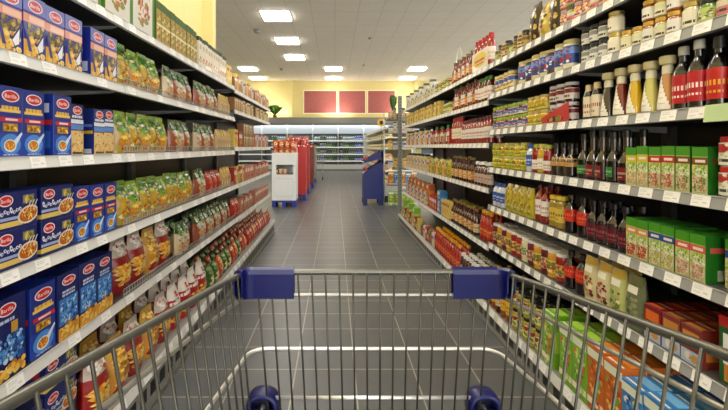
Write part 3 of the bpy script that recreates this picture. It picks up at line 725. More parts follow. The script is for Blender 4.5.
# third
L(2, .945, 1.325, 'farfalle', gap=.003); L(2, 1.362, 1.455, 'farfalle', jit=0); L(2, 1.458, 1.535, 'penne'); L(2, 1.592, 1.745, 'penne', gap=.002)
L(2, 1.82, 2.38, 'greenbag2 greenbag', back=.01); L(2, 2.4, 2.78, 'redherb herbbag redherb', back=.01); L(2, 2.84, 3.3, 'herbbag redherb', back=.01, far=False); L(2, 3.31, 3.76, 'beigebag', back=.01)
L(2, 3.82, 3.98, 'yellowbox'); L(2, 4.0, 4.18, 'redbox'); L(2, 4.2, 4.76, 'brownbox', tiers=2); L(2, 4.82, 5.82, 'pinkbox whitebox redbox')
# fourth
L(3, .965, 1.3, 'flatpasta', tiers=2, gap=.006, jit=.3); L(3, 1.308, 1.475, 'flatpasta', tiers=2, jit=.3); L(3, 1.485, 1.67, 'farfalle', gap=.002, back=.005); L(3, 1.69, 1.79, 'farfalle', back=.01)
L(3, 1.82, 2.78, 'greenbag greenbag2 greenbag', back=.01); L(3, 2.83, 3.1, 'redherb herbbag', back=.01); L(3, 3.1, 3.45, 'redpack', far=False); L(3, 3.46, 3.76, 'beigebag')
L(3, 3.82, 4.3, 'redbox yellowbox brownbox'); L(3, 4.3, 4.76, 'pinkbox'); L(3, 4.82, 5.82, 'pinkbox brownbox redbox')
# fifth
L(4, .9, 1.235, 'fusilli', gap=.004, rows=2); L(4, 1.262, 1.38, 'farfalleL', rows=2); L(4, 1.384, 1.75, 'noodle', gap=.004, rows=2)
L(4, 1.82, 2.5, 'redbag redbag goldbag redbag whitebag', rows=1, back=.02, gap=.024); L(4, 2.5, 2.78, 'herbbag', rows=2, back=.01); L(4, 2.83, 3.76, 'redherb herbbag', rows=2, back=.01)
L(4, 3.82, 4.1, 'redpack'); L(4, 4.1, 4.76, 'pinkbox brownbox', tiers=1); L(4, 4.82, 5.82, 'pinkbox', tiers=1)
# base
L(5, .835, 1.5, 'flatpasta', gap=.008, back=.062, rows=3, tiers=3); L(5, 1.52, 1.8, 'redbag goldbag', gap=.014, rows=2, back=.01); L(5, 1.83, 2.32, 'redbag goldbag redbag', gap=.026, rows=2, back=.02)
L(5, 2.3, 2.95, 'whitebag', gap=.03, rows=2, back=.02); L(5, 2.96, 3.6, 'vegbag vegbag orangepack', gap=.01, rows=3, back=.02); L(5, 3.6, 4.3, 'redpack orangepack vegbag', gap=.01, rows=3, tiers=1, back=.02)
L(5, 4.3, 5.82, 'redpack redpack orangepack', gap=.01, rows=3, tiers=1, back=.02)

# ------------------------------------------------------------------ goods on the sauce rack
T = ['the top sauce shelf', 'the second sauce shelf', 'the third sauce shelf', 'the fourth sauce shelf', 'the fifth sauce shelf', 'the sixth sauce shelf', 'the lowest sauce shelf']
TF = ['the top sauce shelf', 'far second sauce shelf', 'far third sauce shelf', 'far fourth sauce shelf', 'far fifth sauce shelf', '', 'the lowest sauce shelf']
GX = XR + .012; GB = XRB + .02
R = lambda lv, y0, y1, ks, **kw: run(1, GX if lv < 6 else GB, NEARR[lv] if lv < 6 else .14, y0, y1, ks, T[lv], **kw)
RF = lambda lv, y0, y1, ks, **kw: run(1, GX if lv < 6 else GB, FARR[lv] if lv < 6 else .14, y0, y1, ks, TF[lv], **kw)
R(0, 1.0, 2.1, 'jpink jpinkg jpink', tiers=2); R(0, 2.12, 2.45, 'dried corn dried', back=.01); R(0, 2.46, 2.98, 'jspice jbrn jspice jgreen', tiers=1)
RF(0, 3.03, 3.4, 'ketchup', rows=1, gap=.002, far=False); RF(0, 3.45, 4.03, 'brownsauce redwhite'); RF(0, 4.08, 4.6, 'jbrn jtin'); RF(0, 4.62, 6.6, 'jtin whitebox jtin palecarton')
R(1, 1.0, 1.3, 'jgreen jpinkg', tiers=2, gap=.003); R(1, 1.3, 1.36, 'jwhite', tiers=2); R(1, 1.365, 1.53, 'jamber jcream', tiers=2, gap=.003); R(1, 1.535, 1.66, 'jcream', tiers=1, gap=.003); R(1, 1.665, 1.73, 'jwhite', tiers=2)
R(1, 1.735, 1.94, 'jdark', tiers=2, gap=.004); R(1, 1.99, 2.63, 'jblue jblue jblue2', gap=.004); R(1, 2.65, 2.98, 'jmust', gap=.004)
R(2, 1.055, 1.205, 'greybot', gap=.006); R(2, 1.211, 1.275, 'soyblack'); R(2, 1.278, 1.405, 'soy', gap=.002); 
for q, (kn, yy) in enumerate((('coneE', 1.408), ('coneD', 1.482), ('coneC', 1.557), ('coneB', 1.634), ('coneA', 1.712))): R(2, yy, yy+.062, kn)
R(2, 1.79, 1.9, 'beigecap', gap=.008); R(2, 1.99, 2.22, 'jredtray', tiers=2, gap=.004); R(2, 2.23, 2.45, 'jyel', tiers=2, gap=.004); R(2, 2.45, 2.98, 'jlime jlimeR jlime', tiers=2, gap=.004)
R(3, 1.03, 1.1, 'jpinkg', tiers=2); R(3, 1.108, 1.23, 'redcap', tiers=2, gap=.004)
R(3, 1.247, 1.31, 'risB', jit=0); R(3, 1.31, 1.37, 'risB', jit=.2); R(3, 1.37, 1.43, 'risR', jit=.2); R(3, 1.428, 1.49, 'risR', jit=.2); R(3, 1.486, 1.55, 'risY', jit=.2); R(3, 1.543, 1.605, 'risY', jit=.2)
R(3, 1.61, 1.95, 'oil oilgreen oil', gap=.006, rows=2); R(3, 1.99, 2.2, 'tanlabel', gap=.004, rows=2); R(3, 2.2, 2.4, 'redbody yellowbot', gap=.004); R(3, 2.4, 2.48, 'bluewhite'); R(3, 2.48, 2.98, 'jyel2 jyel jyel2', tiers=2, gap=.003)
R(4, 1.03, 1.1, 'risU'); R(4, 1.11, 1.25, 'risU', back=.03, jit=.2); R(4, 1.255, 1.37, 'risP', jit=.2, gap=.002); R(4, 1.371, 1.485, 'risU', jit=.2, gap=.002); R(4, 1.486, 1.6, 'risO', jit=.2, gap=.002)
R(4, 1.61, 1.88, 'maroon', gap=.005, rows=2); R(4, 1.885, 1.955, 'redlabel'); R(4, 1.99, 2.07, 'redlabel'); R(4, 2.07, 2.22, 'yelcap', gap=.004); R(4, 2.23, 2.38, 'redwhite', gap=.003, rows=2); R(4, 2.4, 2.78, 'yelpack', gap=.004, back=.005); R(4, 2.79, 2.98, 'bluewhite', gap=.004)
R(5, 1.03, 1.255, 'greenstick', gap=.006, rows=3); R(5, 1.27, 1.36, 'soupO', rows=4); R(5, 1.352, 1.52, 'soupO soupM', rows=4, gap=.004); R(5, 1.525, 1.62, 'pouchD'); R(5, 1.62, 1.9, 'pouchC pouchB pouchA', rows=2, gap=.004)
R(5, 1.9, 1.96, 'redlabel'); R(5, 1.99, 2.07, 'redlabel'); R(5, 2.07, 2.98, 'jwlred jwlyel jwlmar jwlyel jwlmar jwlcr jwlred', rows=3, gap=.004)
R(6, 1.0, 1.2, 'navybox', rows=3); R(6, 1.2, 1.5, 'bluebox', rows=3); R(6, 1.51, 1.72, 'orangebox', rows=3); R(6, 1.72, 1.95, 'limebox', rows=3, gap=.005); R(6, 1.99, 2.12, 'limebox', rows=2); R(6, 2.12, 2.5, 'jblk', rows=4, gap=.003, tiers=2); R(6, 2.5, 2.98, 'juice juice juicer', rows=3)
# bays beyond the third metre
RF(1, 3.03, 3.28, 'redgreen'); RF(1, 3.3, 4.03, 'redwhite brownsauce redwhite'); RF(1, 4.08, 4.4, 'jtin'); RF(1, 4.4, 6.6, 'jyel yellowbox jbrn yellowbox jtin')
RF(2, 3.03, 3.72, 'redwhite', rows=2); RF(2, 3.73, 4.03, 'ketchup'); RF(2, 4.08, 4.9, 'redbox redgreen brownbox'); RF(2, 4.9, 6.6, 'whitebox redbox yellowbox palecarton')
RF(3, 3.03, 3.4, 'whitecap'); RF(3, 3.4, 4.03, 'brownsauce brownsauce2'); RF(3, 4.08, 5.0, 'yelpack greenbag yellowbox'); RF(3, 5.0, 6.6, 'whitebox yellowbox palecarton')
RF(4, 3.03, 3.3, 'ketchupY', rows=2); RF(4, 3.33, 4.03, 'brownsauce2 brownsauce', rows=2); RF(4, 4.08, 4.45, 'yellowbox'); RF(4, 4.45, 4.6, 'bluebox'); RF(4, 4.6, 5.0, 'redbox'); RF(4, 5.0, 6.6, 'orangebox palecarton whitebox')
RF(6, 3.03, 3.5, 'whitecap', rows=3); RF(6, 3.53, 4.4, 'ketchupY', rows=2); RF(6, 4.4, 5.2, 'whitebox redpack vegbag redbox'); RF(6, 5.2, 6.6, 'yellowbox vegbag redbox limebox')

# the bays beside the shopper, just outside the picture
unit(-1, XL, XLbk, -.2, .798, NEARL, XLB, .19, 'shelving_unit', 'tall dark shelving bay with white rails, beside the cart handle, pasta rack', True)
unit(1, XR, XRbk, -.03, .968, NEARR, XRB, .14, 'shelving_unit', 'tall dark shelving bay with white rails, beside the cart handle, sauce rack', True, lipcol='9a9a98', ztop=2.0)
for z, ks, t, w in ((1.82, 'bigcream', 1, 'top'), (1.53, 'lasagne', 1, 'second'), (1.22, 'farfalle', 1, 'third'), (.89, 'flatpasta', 2, 'fourth'), (.57, 'fusilli', 1, 'fifth'), (.19, 'flatpasta', 3, 'lowest')):
    run(-1, FX if z > .2 else XLB-.082, z, .1, .77, ks, 'the handle side '+w+' pasta shelf', tiers=t, gap=.008, far=True)
for z, ks, t, w in ((1.865, 'jpink', 2, 'top'), (1.64, 'jpinkg jgreen', 2, 'second'), (1.376, 'greybot soyblack', 1, 'third'), (1.1, 'redcap', 2, 'fourth'), (.82, 'risU risP', 1, 'fifth'), (.54, 'greenstick', 1, 'sixth'), (.14, 'navybox', 1, 'lowest')):
    run(1, GX if z > .2 else GB, z, .3, .93, ks, 'the handle side '+w+' sauce shelf', tiers=t, gap=.008, far=True)

# red tray for the cherry jars, third sauce shelf
m = M('card'); y0, y1 = 1.98, 2.235
m.extrude([(y0, 0), (y1, 0), (y1, .035), (y0, .1)], 0, 0, .002, 'c8302a'); a = Art(m, lambda u, v, o: (-o, y1-(y1-y0)*u, v*.1)); a.scatter(.1, .05, .95, .35, 14, .06, .12, ['c8b830', '7a9a30', 'd8502c', '4a1a14'], 3)
t = m.build('display_tray', None, (XR+.0062, 0, 1.3765)); tag(t, 'red cardboard tray holding the dark red jars', 'tray')
# yellow sign on ketchup pack
m = M('card'); m.box(0, .002, 0, .34, 0, .15, 'e8e0d8'); a = Art(m, lambda u, v, o: (-o, .34*(1-u), v*.15))
a.ell(.5, .52, .44, .4, 'e6cc20', 20); a.rect(.2, .44, .8, .56, 'c8501c'); a.lines(.25, .36, .75, 1, .08, .05, 'b83020')
t = m.build('pack_sleeve', None, (XR+.006, 3.03, 1.905-.038)); tag(t, 'white card sleeve with yellow oval before the ketchup', 'packaging')
# small wire arch standing among the top bottles
m = M('chrome'); m.tube([(0, .11*math.cos(PI*k/12), .4*math.sin(PI*k/12)**.7 if k not in (0, 12) else 0) for k in range(13)], .004, 'e8e8e4', 6)
t = m.build('wire_hoop', None, (XR+.1, 4.03, 1.866)); tag(t, 'thin white hoop arching above the top sauce shelf', 'hoop')

# ------------------------------------------------------------------ room shell
def plane_box(name, x0, x1, y0, y1, z0, z1, matn, kindv='structure', col='ffffff'):
    m = M(matn); m.box(x0, x1, y0, y1, z0, z1, col, matn); o = m.build(name); o['kind'] = kindv; return o
H = 4.85; YB = 21.8
plane_box('floor', -9, 16, -10, YB+.3, -.1, 0, 'floortile')
plane_box('ceiling', -9, 16, -10, YB+.3, H, H+.1, 'ceilingtile')
plane_box('wall_back', -9, 16, YB, YB+.2, 0, H, 'wallyellow')
plane_box('wall_left', -1.9, -1.6, -3, 4.8, 0, H, 'wallyellow')
plane_box('wall_outer_left', -9.2, -9, -3, YB+.2, 0, H, 'wallyellow')
# pillar at the end of the left wall, pillars on the back wall
plane_box('pillar_left', -1.9, -1.47, 4.8, 4.93, 0, H, 'wallyellow')
plane_box('pillar_back', -2.65, -2.3, YB-.25, YB, 0, H, 'wallyellow')
plane_box('pillar_corner', 4.3, 4.65, YB-.25, YB, 0, H, 'wallyellow')
# grey skirting
plane_box('baseboard_left', -1.6, -1.585, -3, 4.8, 0, .1, 'paint', col='6a6a66')

# red wall boards with pale frames
for i, (x0, x1, what) in enumerate(((-1.68, .07, 'the white pillar side'), (.22, 1.64, 'the other two boards'), (1.8, 3.25, ''))):
    root = empty('wall_panel', ((x0+x1)/2, YB-.03, 3.7))
    lab = ('red board on the yellow back wall, beside the pillar', 'red board on the yellow wall, between two others', 'red board on the yellow wall, above the sunflower')[i]
    tag(root, lab, 'wall board', 'red boards on the back wall')
    w = (x1-x0)/2
    m = M('redpanel'); m.box(-w, w, -.01, .03, -.6, .6, 'ffffff', 'redpanel'); m.build('board', root)
    m = M('paint'); t = .055
    m.box(-w-t, w+t, -.02, .03, .6, .6+t, 'e8dcae'); m.box(-w-t, w+t, -.02, .03, -.6-t, -.6, 'e8dcae')
    m.box(-w-t, -w, -.02, .03, -.6, .6, 'e8dcae'); m.box(w, w+t, -.02, .03, -.6, .6, 'e8dcae'); m.build('frame', root)

# ceiling lights
def ceiling_light(x, y, lab, s=.8):
    r = empty('ceiling_light', (x, y, H)); tag(r, lab, 'ceiling light', 'square ceiling lights')
    m = M('lamp'); m.box(-s/2+.03, s/2-.03, -s/2+.03, s/2-.03, -.06, -.012, 'ffffff'); m.build('diffuser', r)
    m = M('paint'); q = s/2
    for (a, b, c, d) in ((-q, q, -q, -q+.03), (-q, q, q-.03, q), (-q, -q+.03, -q+.03, q-.03), (q-.03, q, -q+.03, q-.03)):
        m.box(a, b, c, d, -.028, -.0, 'f2f0ea')
    m.build('frame', r)
cl = [(-1.6, 10.9, 'bright square ceiling light, largest in the row'), (-1.6, 13.45, 'bright square ceiling light, middle of the row of three'), (-1.6, 15.95, 'bright square ceiling light, smallest in the row of three'),
      (-3.97, 18.3, 'bright ceiling light above the end of the pasta rack, front one'), (-4.0, 20.7, 'bright ceiling light above the end of the pasta rack, rear one'),
      (-.07, 18.3, 'bright ceiling light above the middle red board, front one'), (-.07, 20.7, 'bright ceiling light above the middle red board, rear one'),
      (3.75, 18.3, 'bright ceiling light near the sauce rack, front one'), (3.75, 20.7, 'bright ceiling light near the sauce rack, rear one')]
for x, y, l in cl: ceiling_light(x, y, l)
ow = ['over the cart', 'over the first bays', 'over the middle bays', 'over the rack ends']
for i, y in enumerate((-1.2, 1.6, 4.4, 7.4)):
    ceiling_light(-.5, y, f'bright square ceiling light {ow[i]}, outside the picture', 1.0)
    ceiling_light(5.5, y+1, f'bright square ceiling light {ow[i]}, behind the sauce rack', 1.0)
for x, y in ((7, 12), (-6, 12), (7, 17), (-7, 17)):
    ceiling_light(x, y, f"bright square ceiling light over the {'far' if y > 14 else 'next'} aisle, {'sauce' if x > 0 else 'pasta'} rack side", 1.0)
for di, (x, y, l) in enumerate(((-2.4, 12.3, 'small grey detector by the largest ceiling light'), (-2.45, 18.4, 'small grey detector by the far ceiling lights'), (1.15, 13.2, 'small grey detector alone on the tiles'), (1.25, 17.5, 'small grey detector near the back wall'))):
    dq = (1, .9, .5, .5)[di]
    m = M('plastic'); m.lathe([(.03*dq, -.1*dq), (.08*dq, -.09*dq), (.1*dq, -.03*dq), (.12*dq, 0)], '8a8880', 16)
    o = m.build('smoke_detector', None, (x, y, H)); tag(o, l, 'smoke detector', 'detectors on the ceiling')

# ------------------------------------------------------------------ chilled cabinet along the back wall
YF = 20.95
cab = empty('chiller_cabinet', (0, YF+.4, 0)); tag(cab, 'long white chilled cabinet with bottles under the red boards', 'chilled cabinet')
def cp(mb, n, par=cab): o = mb.build(n, par); o.location = (0, -(YF+.4), 0) if par is cab else (0, 0, 0); return o
m = M('paint'); m.extrude([(YF-.25, 2.45), (YF+.6, 2.45), (YF+.6, 2.8), (YF-.05, 2.8)], 0, -6.5, 5.5, '6b6a62'); cp(m, 'canopy')
m = M('paint'); m.box(-6.5, 5.5, YF-.26, YF-.24, 2.42, 2.5, '5f605c'); cp(m, 'canopy_trim')
m = M('paint'); m.box(-6.5, 5.5, YF+.72, YF+.8, 0, 2.45, '6a7072'); cp(m, 'back_panel')
m = M('fridgelamp'); m.box(-6.45, 5.45, YF+.02, YF+.06, 1.95, 2.4, 'ffffff'); cp(m, 'light_panel')
m = M('paint'); m.box(-6.5, 5.5, YF-.1, YF+.7, 0, .16, '74746e'); m.box(-6.5, 5.5, YF-.14, YF-.1, .1, .34, 'b8b8b2'); cp(m, 'base')
for i in range(10):
    m = M('paint'); xx = -6.5+i*1.333; m.box(xx-.02, xx+.02, YF+.0, YF+.7, .16, 2.45, 'a8acac'); cp(m, 'divider')
CZ = [1.59, 1.25, .88, .53, .17]
for z in CZ:
    m = M('paint'); m.box(-6.5, 5.5, YF+.0, YF+.7, z-.03, z, 'dcdfdc'); s = cp(m, 'shelf')
    m = M('paint'); m.box(-6.5, 5.5, YF-.02, YF+.0, z-.05, z+.015, 'e8eae6'); m.build('price_rail', s)
def tiny(name, obj, desc, col, cap, lab, r=.045, h=.24, cat='bottle'):
    b = M('plastic'); b.lathe([(r, 0), (r, h*.65), (r*.45, h*.82), (r*.45, h)], [col, col, cap], 8); b.lathe([(r*1.02, h*.15), (r*1.02, h*.5)], lab, 8)
    kind(name, obj, desc, cat, 2*r, 2*r, h, b)
tiny('tw', 'milk_bottle', 'white milk bottle', 'a8b0ac', '3c4a54', '788c98', .05, .25); tiny('tg', 'yoghurt_bottle', 'green yoghurt bottle', '4a7a40', 'c8d0c8', '8aa880', .05, .25)
tiny('tb', 'buttermilk_bottle', 'blue buttermilk bottle', '34509a', 'c8ccd8', '98a8cc', .05, .25); tiny('tk', 'cream_bottle', 'dark cream bottle', '28362c', 'a8b0a8', '5c7a54', .05, .25)
tiny('tc', 'yoghurt_cup', 'pale yoghurt cup', 'd8d4c8', 'c87a68', 'c8a0a0', .05, .12, 'cup')
rows_ = ['the top chiller shelf', 'the second chiller shelf', 'the third chiller shelf', 'the fourth chiller shelf', 'the lowest chiller shelf']
for i, z in enumerate(CZ):
    x = -3.3
    n = 0
    while x < 1.9:
        near = (x+1.65) % 1.333 
        sec = int((x+6.5)/1.333)
        if abs((x+6.5) % 1.333) < .07 or abs((x+6.5) % 1.333) > 1.27: x += .1; continue
        opts = [['tw', 'tw', 'tk'], ['tg', 'tk', 'tw'], ['tk', 'tg', 'tw'], ['tg', 'tk', 'tb'], ['tc', 'tc', 'tw']][i]
        kn = opts[(sec + n//3) % 3] if x < 1 else ('tb', 'tb', 'tw', 'tg')[(n//3) % 4]
        put(kn, (x, YF+.07, z+.001), 0, rows_[i], '', True, 1); n += 1
        x += .108

# ------------------------------------------------------------------ promotional displays on the pasta side
def pallet(x0, x1, y0, y1, par, col='24409c', h=.14):
    m = M('plastic'); m.box(x0, x1, y0, y1, h-.04, h, col)
    for a in (x0, (x0+x1)/2-.04, x1-.08):
        m.box(a, a+.08, y0, y1, 0, h-.04, col)
    return m.build('pallet', par)
def promo(X, Y, w, d, h, col, lab, opening=True, sidecol=None, names='cardboard_display'):
    r = empty(names, (X, Y, 0)); tag(r, lab, 'display', 'cardboard displays beyond the pasta rack')
    pallet(-w/2, w/2, 0, d, r)
    m = M('card'); t = .012
    m.box(-w/2, -w/2+t, 0, d, .14, h, sidecol or col); m.box(w/2-t, w/2, 0, d, .14, h, sidecol or col); m.box(-w/2+t, w/2-t, d-t, d, .14, h+.1, col)
    if opening:
        m.box(-w/2+t, w/2-t, .0, t, .14, h*.6, col); m.box(-w/2+t, w/2-t, .0, t, h*.78, h, col)
        m.box(-w/2+t, -w/2+.09, 0, t, h*.6, h*.78, col); m.box(w/2-.06, w/2-t, 0, t, h*.6, h*.78, col)
        a = Art(m, lambda u, v, o: (-w/2+u*w, -o, v*h)); 
        for q in ((.12, .2, .88, .205), (.12, .52, .88, .525), (.12, .2, .125, .525), (.875, .2, .88, .525)): a.rect(*q, 'b8b8b4')
    else: m.box(-w/2+t, w/2-t, 0, t, .14, h, col)
    m.box(-w/2+t, w/2-t, t, d-t, h-.12, h-.1, 'c8c4bc'); m.box(-w/2+t, w/2-t, t, d-t, h*.58, h*.6, '8a8a86')
    m.build('carton_body', r)
    return r
promo(-1.06, 8.3, .5, .45, 1.13, 'e6e7e6', 'white cardboard display with dark slot on blue pallet')
promo(-.93, 9.3, .5, .5, 1.25, 'c8362c', 'red cardboard display behind the white one', False)
promo(-.95, 10.7, .5, .5, 1.3, 'b84038', 'dull red cardboard display, third in line', False)
promo(-.9, 12.2, .5, .5, 1.25, '8a4a44', 'brown red cardboard display, fourth in line', False, names='cardboard_display')
promo(-.92, 14.0, .5, .5, 1.2, 'a8a49c', 'grey cardboard display, last in line', False)
def heap(X, Y, z, w, d, kns, n, where):
    k = 0
    for a in range(n):
        kn = kns[a % len(kns)]; K = KINDS[kn]
        cols = max(1, int(w/(K.w+.01))); rows = max(1, int(d/(K.d+.01)))
        c = a % cols; r_ = (a//cols) % rows; t = a//(cols*rows)
        put(kn, (X-w/2+K.w*.5+.005+c*(K.w+.01), Y+.02+K.d*.5+r_*(K.d+.01), z+.001+t*(K.h+.002)), -PI/2+rnd.uniform(-.06, .06), where, '', True, rnd.uniform(.75, 1) if a >= n-cols*rows else 1)
heap(-1.06, 8.3, 1.035, .48, .42, ['orangepack'], 32, 'the white display')
heap(-1.06, 8.3, .68, .42, .42, ['brownbox'], 3, 'slot of white display')
heap(-.93, 9.3, 1.15, .48, .48, ['redpack'], 32, 'the red display')
heap(-.95, 10.7, 1.2, .48, .48, ['redpack'], 34, 'the third display')
heap(-.9, 12.2, 1.15, .48, .48, ['orangepack'], 8, 'the fourth display')
heap(-.92, 14.0, 1.1, .48, .48, ['brownbox'], 8, 'the grey display')
# black cup-like tester and small crate on white display
m = M('plastic'); m.lathe([(.05, 0), (.065, .2), (.065, .22)], '2a2c34', 14); o = m.build('waste_cup', None, (-.84, 8.24, .99)); 
bpy.data.objects.remove(o)

r = empty('wire_trolley', (-.62, 15.2, 0)); tag(r, 'small grey wire trolley parked past the displays', 'trolley')
m = M('chrome')
for zz in (.45, .62, .8, .95):
    q = .16+.06*(zz-.45); m.tube([(-q, -.25, zz), (q, -.25, zz), (q, .3, zz), (-q, .3, zz)], .006, 'b4b4b0', 5, closed=True)
for xx in (-.18, -.09, 0, .09, .18):
    for yy in (-.25, .3): m.tube([(xx*.85, yy, .45), (xx, yy, .95)], .004, 'b4b4b0', 5)
for yy in (-.12, 0, .12, .22):
    for xx in (-.18, .18): m.tube([(xx*.85, yy, .45), (xx, yy, .95)], .004, 'b4b4b0', 5)
m.build('basket_wire_mesh', r)
m = M('chrome')
for xx in (-.15, .15): m.tube([(xx, -.25, .46), (xx, -.2, .12), (xx, .28, .12), (xx, .3, .98)], .01, 'b4b4b0', 6)
m.build('chassis', r)
for xx in (-.15, .15):
    for yy in (-.2, .26):
        m = M('plastic'); m.tube([(xx-.012, yy, .0555), (xx+.012, yy, .0555)], .055, '2c2d30', 14); m.build('wheel', r)
# ------------------------------------------------------------------ blue sloping display on the sauce side
r = empty('blue_display', (.82, 8.55, 0)); tag(r, 'dark blue display stand with two sloping trays of red packs', 'display')
def sidepoly(): return [(-.2, .16), (.21, .16), (.21, 1.17), (.06, 1.1), (-.2, .98), (-.2, .93), (.16, 1.05), (.16, .93), (-.2, .72)]
m = M('plastic')
for yy in (0, .49):
    m = M('plastic')
    m.extrude([(-.21, .14), (.21, .14), (.21, .98), (.12, .9), (-.21, .7)], 1, yy, yy+.015, '1f2f7a')
    m.extrude([(.17, .9), (.21, .9), (.21, 1.16), (.17, 1.14)], 1, yy, yy+.015, '1f2f7a')
    m.extrude([(-.21, .95), (-.21, .9), (.17, 1.0), (.21, 1.02), (.21, 1.18)], 1, yy, yy+.015, '1f2f7a')
    m.build('side_panel', r)
m = M('plastic'); m.box(.19, .21, .015, .49, .14, 1.16, '1f2f7a'); m.build('back_panel', r)
m = M('plastic'); m.extrude([(-.21, .66), (-.19, .66), (.19, .82), (.19, .83), (-.21, .69)], 1, .015, .49, 'd8dce0'); m.build('lower_tray', r)
m = M('plastic'); m.extrude([(-.21, .9), (-.19, .9), (.19, 1.0), (.19, 1.01), (-.21, .93)], 1, .015, .49, 'd8dce0'); m.build('upper_tray', r)
m = M('plastic'); m.box(-.21, -.19, .015, .49, .14, .66, '1f2f7a'); m.build('front_panel', r)
for xx in (-.21, .12):
    for yy in (0.005, .415):
        m = M('plastic'); m.box(xx, xx+.085, yy, yy+.085, 0, .14, '1a2866'); m.build('foot', r)
for t, zz in enumerate((.74, .965)):
    for q in range(4):
        put('redpack', (.82-.16, 8.55+.075+q*.115, zz), PI, 'the blue display', ('lower tray', 'upper tray')[t], True, .55)

# ------------------------------------------------------------------ wire end rack with goods, plant, sunflower
r = empty('wire_rack', (1.3, 7.6, 0)); tag(r, 'grey wire rack with tall post at the sauce rack end', 'rack')
m = M('paint'); m.box(-.1, -.03, -.02, .05, 0, 2.22, '6f6e68'); a = Art(m, lambda u, v, o: (-.1+u*.07, -.02-o, v*2.22))
for k in range(36): a.rect(.35, .02+k*.027, .65, .035+k*.027, '2c2c2a')
m.build('post', r)
for xx in (-.3, .32):
    m = M('chrome'); m.tube([(xx, .55, 0), (xx, .55, 1.95)], .012, 'b0b0ac', 8); m.build('upright', r)
SH = [.12, .5, .86, 1.2, 1.52, 1.78]
for z in SH:
    m = M('chrome')
    for q in range(12): m.tube([(-.3, .08+q*.042, z), (.32, .08+q*.042, z)], .003, 'b0b0ac', 5)
    for xx in (-.3, .0, .32): m.tube([(xx, .06, z-.004), (xx, .56, z-.004)], .005, 'b0b0ac', 5)
    m.tube([(-.3, .06, z+.05), (.32, .06, z+.05)], .003, 'b0b0ac', 5)
    m.build('wire_mesh', r)
wh = ['lowest wire shelf', 'second wire shelf', 'third wire shelf', 'fourth wire shelf', 'fifth wire shelf', 'top wire shelf']
kk = [['limebox'], ['orangebox', 'bluebox'], ['whitebox', 'yellowbox'], ['yellowbox', 'whitebox'], ['whitebox', 'palecarton'], ['brownbox', 'greencarton']]
for i, z in enumerate(SH):
    x = 1.3-.27
    for q in range(8):
        K = KINDS[kk[i][q % len(kk[i])]]
        if x+K.w > 1.3+.3: break
        put(kk[i][q % len(kk[i])], (x+K.w/2, 7.6+.09+K.d/2, z+.004), -PI/2, wh[i], '', True, 1); x += K.w+.01
def leafy(name, X, Y, z, n, hgt, spread, potcol, lab, cols, pot=(.1, .16), up=.6, seed=2, lw=.02):
    rr = random.Random(seed)
    r = empty(name, (X, Y, z)); tag(r, lab, 'plant')
    m = M('plastic'); m.lathe([(pot[0]*.75, 0), (pot[0], pot[1]), (pot[0]*.9, pot[1])], potcol, 14); m.build('pot', r)
    m = M('leaf')
    for i in range(n):
        a = rr.uniform(0, 2*PI); l = hgt*rr.uniform(.6, 1); sp = spread*rr.uniform(.2, 1)
        dx, dy = math.cos(a), math.sin(a)
        p0 = Vector((dx*pot[0]*.3, dy*pot[0]*.3, pot[1]*.95)); p2 = Vector((dx*sp, dy*sp, pot[1]+l)); p1 = p0.lerp(p2, .5)+Vector((0, 0, l*.2))
        sd = Vector((-dy, dx, 0))*lw*rr.uniform(.7, 1.4)
        c = rr.choice(cols)
        m.add([tuple(p0), tuple(p1-sd), tuple(p2), tuple(p1+sd)], [(0, 1, 2, 3)], c)
        for q in (.45, .75):
            pc = p0.lerp(p2, q)+Vector((0, 0, l*.15)); e = Vector((rr.uniform(-1, 1), rr.uniform(-1, 1), rr.uniform(-.3, .8))).normalized()*lw*2.5
            f_ = e.cross(Vector((rr.uniform(-1, 1), rr.uniform(-1, 1), 1))).normalized()*lw
            m.add([tuple(pc), tuple(pc+e*.5-f_), tuple(pc+e), tuple(pc+e*.5+f_)], [(0, 1, 2, 3)], rr.choice(cols))
    m.build('foliage', r)
    return r
leafy('leafy_plant', 1.14, 7.85, 1.84+.0, 40, .32, .1, 'd8d4c4', 'tall green grass plant in pale pot on wire rack', ['2f5a24', '4a7a30', '3c6a2c'], (.06, .12))
leafy('bushy_plant', -3.15, 20.95, 2.801, 120, .5, .42, '8a6a50', 'bushy green plant on top of the chilled cabinet', ['3f6a24', '6a9a38', '2c5020', '88b048'], (.12, .12), lw=.07, seed=5)
r = empty('sunflower', (1.0, 8.64, 1.175)); tag(r, 'yellow sunflower with dark centre standing on the blue display', 'flower')
m = M('leaf')
for k in range(16):
    a = 2*PI*k/16; c, s_ = math.cos(a), math.sin(a)
    m.add([(c*.03, -.015, s_*.03+.6), ((c*.07-s_*.018), -.02, (s_*.07+c*.018)+.6), (c*.1, -.01, s_*.1+.6), ((c*.07+s_*.018), -.02, (s_*.07-c*.018)+.6)], [(0, 1, 2, 3)], 'e8b81c')
m.build('petals', r)
m = M('leaf'); m.lathe([(.045, 0), (.045, .012), (.03, .02)], '2a1a10', 14); o = m.build('flower_centre', r, (0, -.008, .6)); o.rotation_euler = (PI/2, 0, 0)
m = M('leaf'); m.tube([(0, .0, .6), (.01, .02, .3), (.015, .0, .006)], .006, '4a7a30', 6); m.build('stem', r)

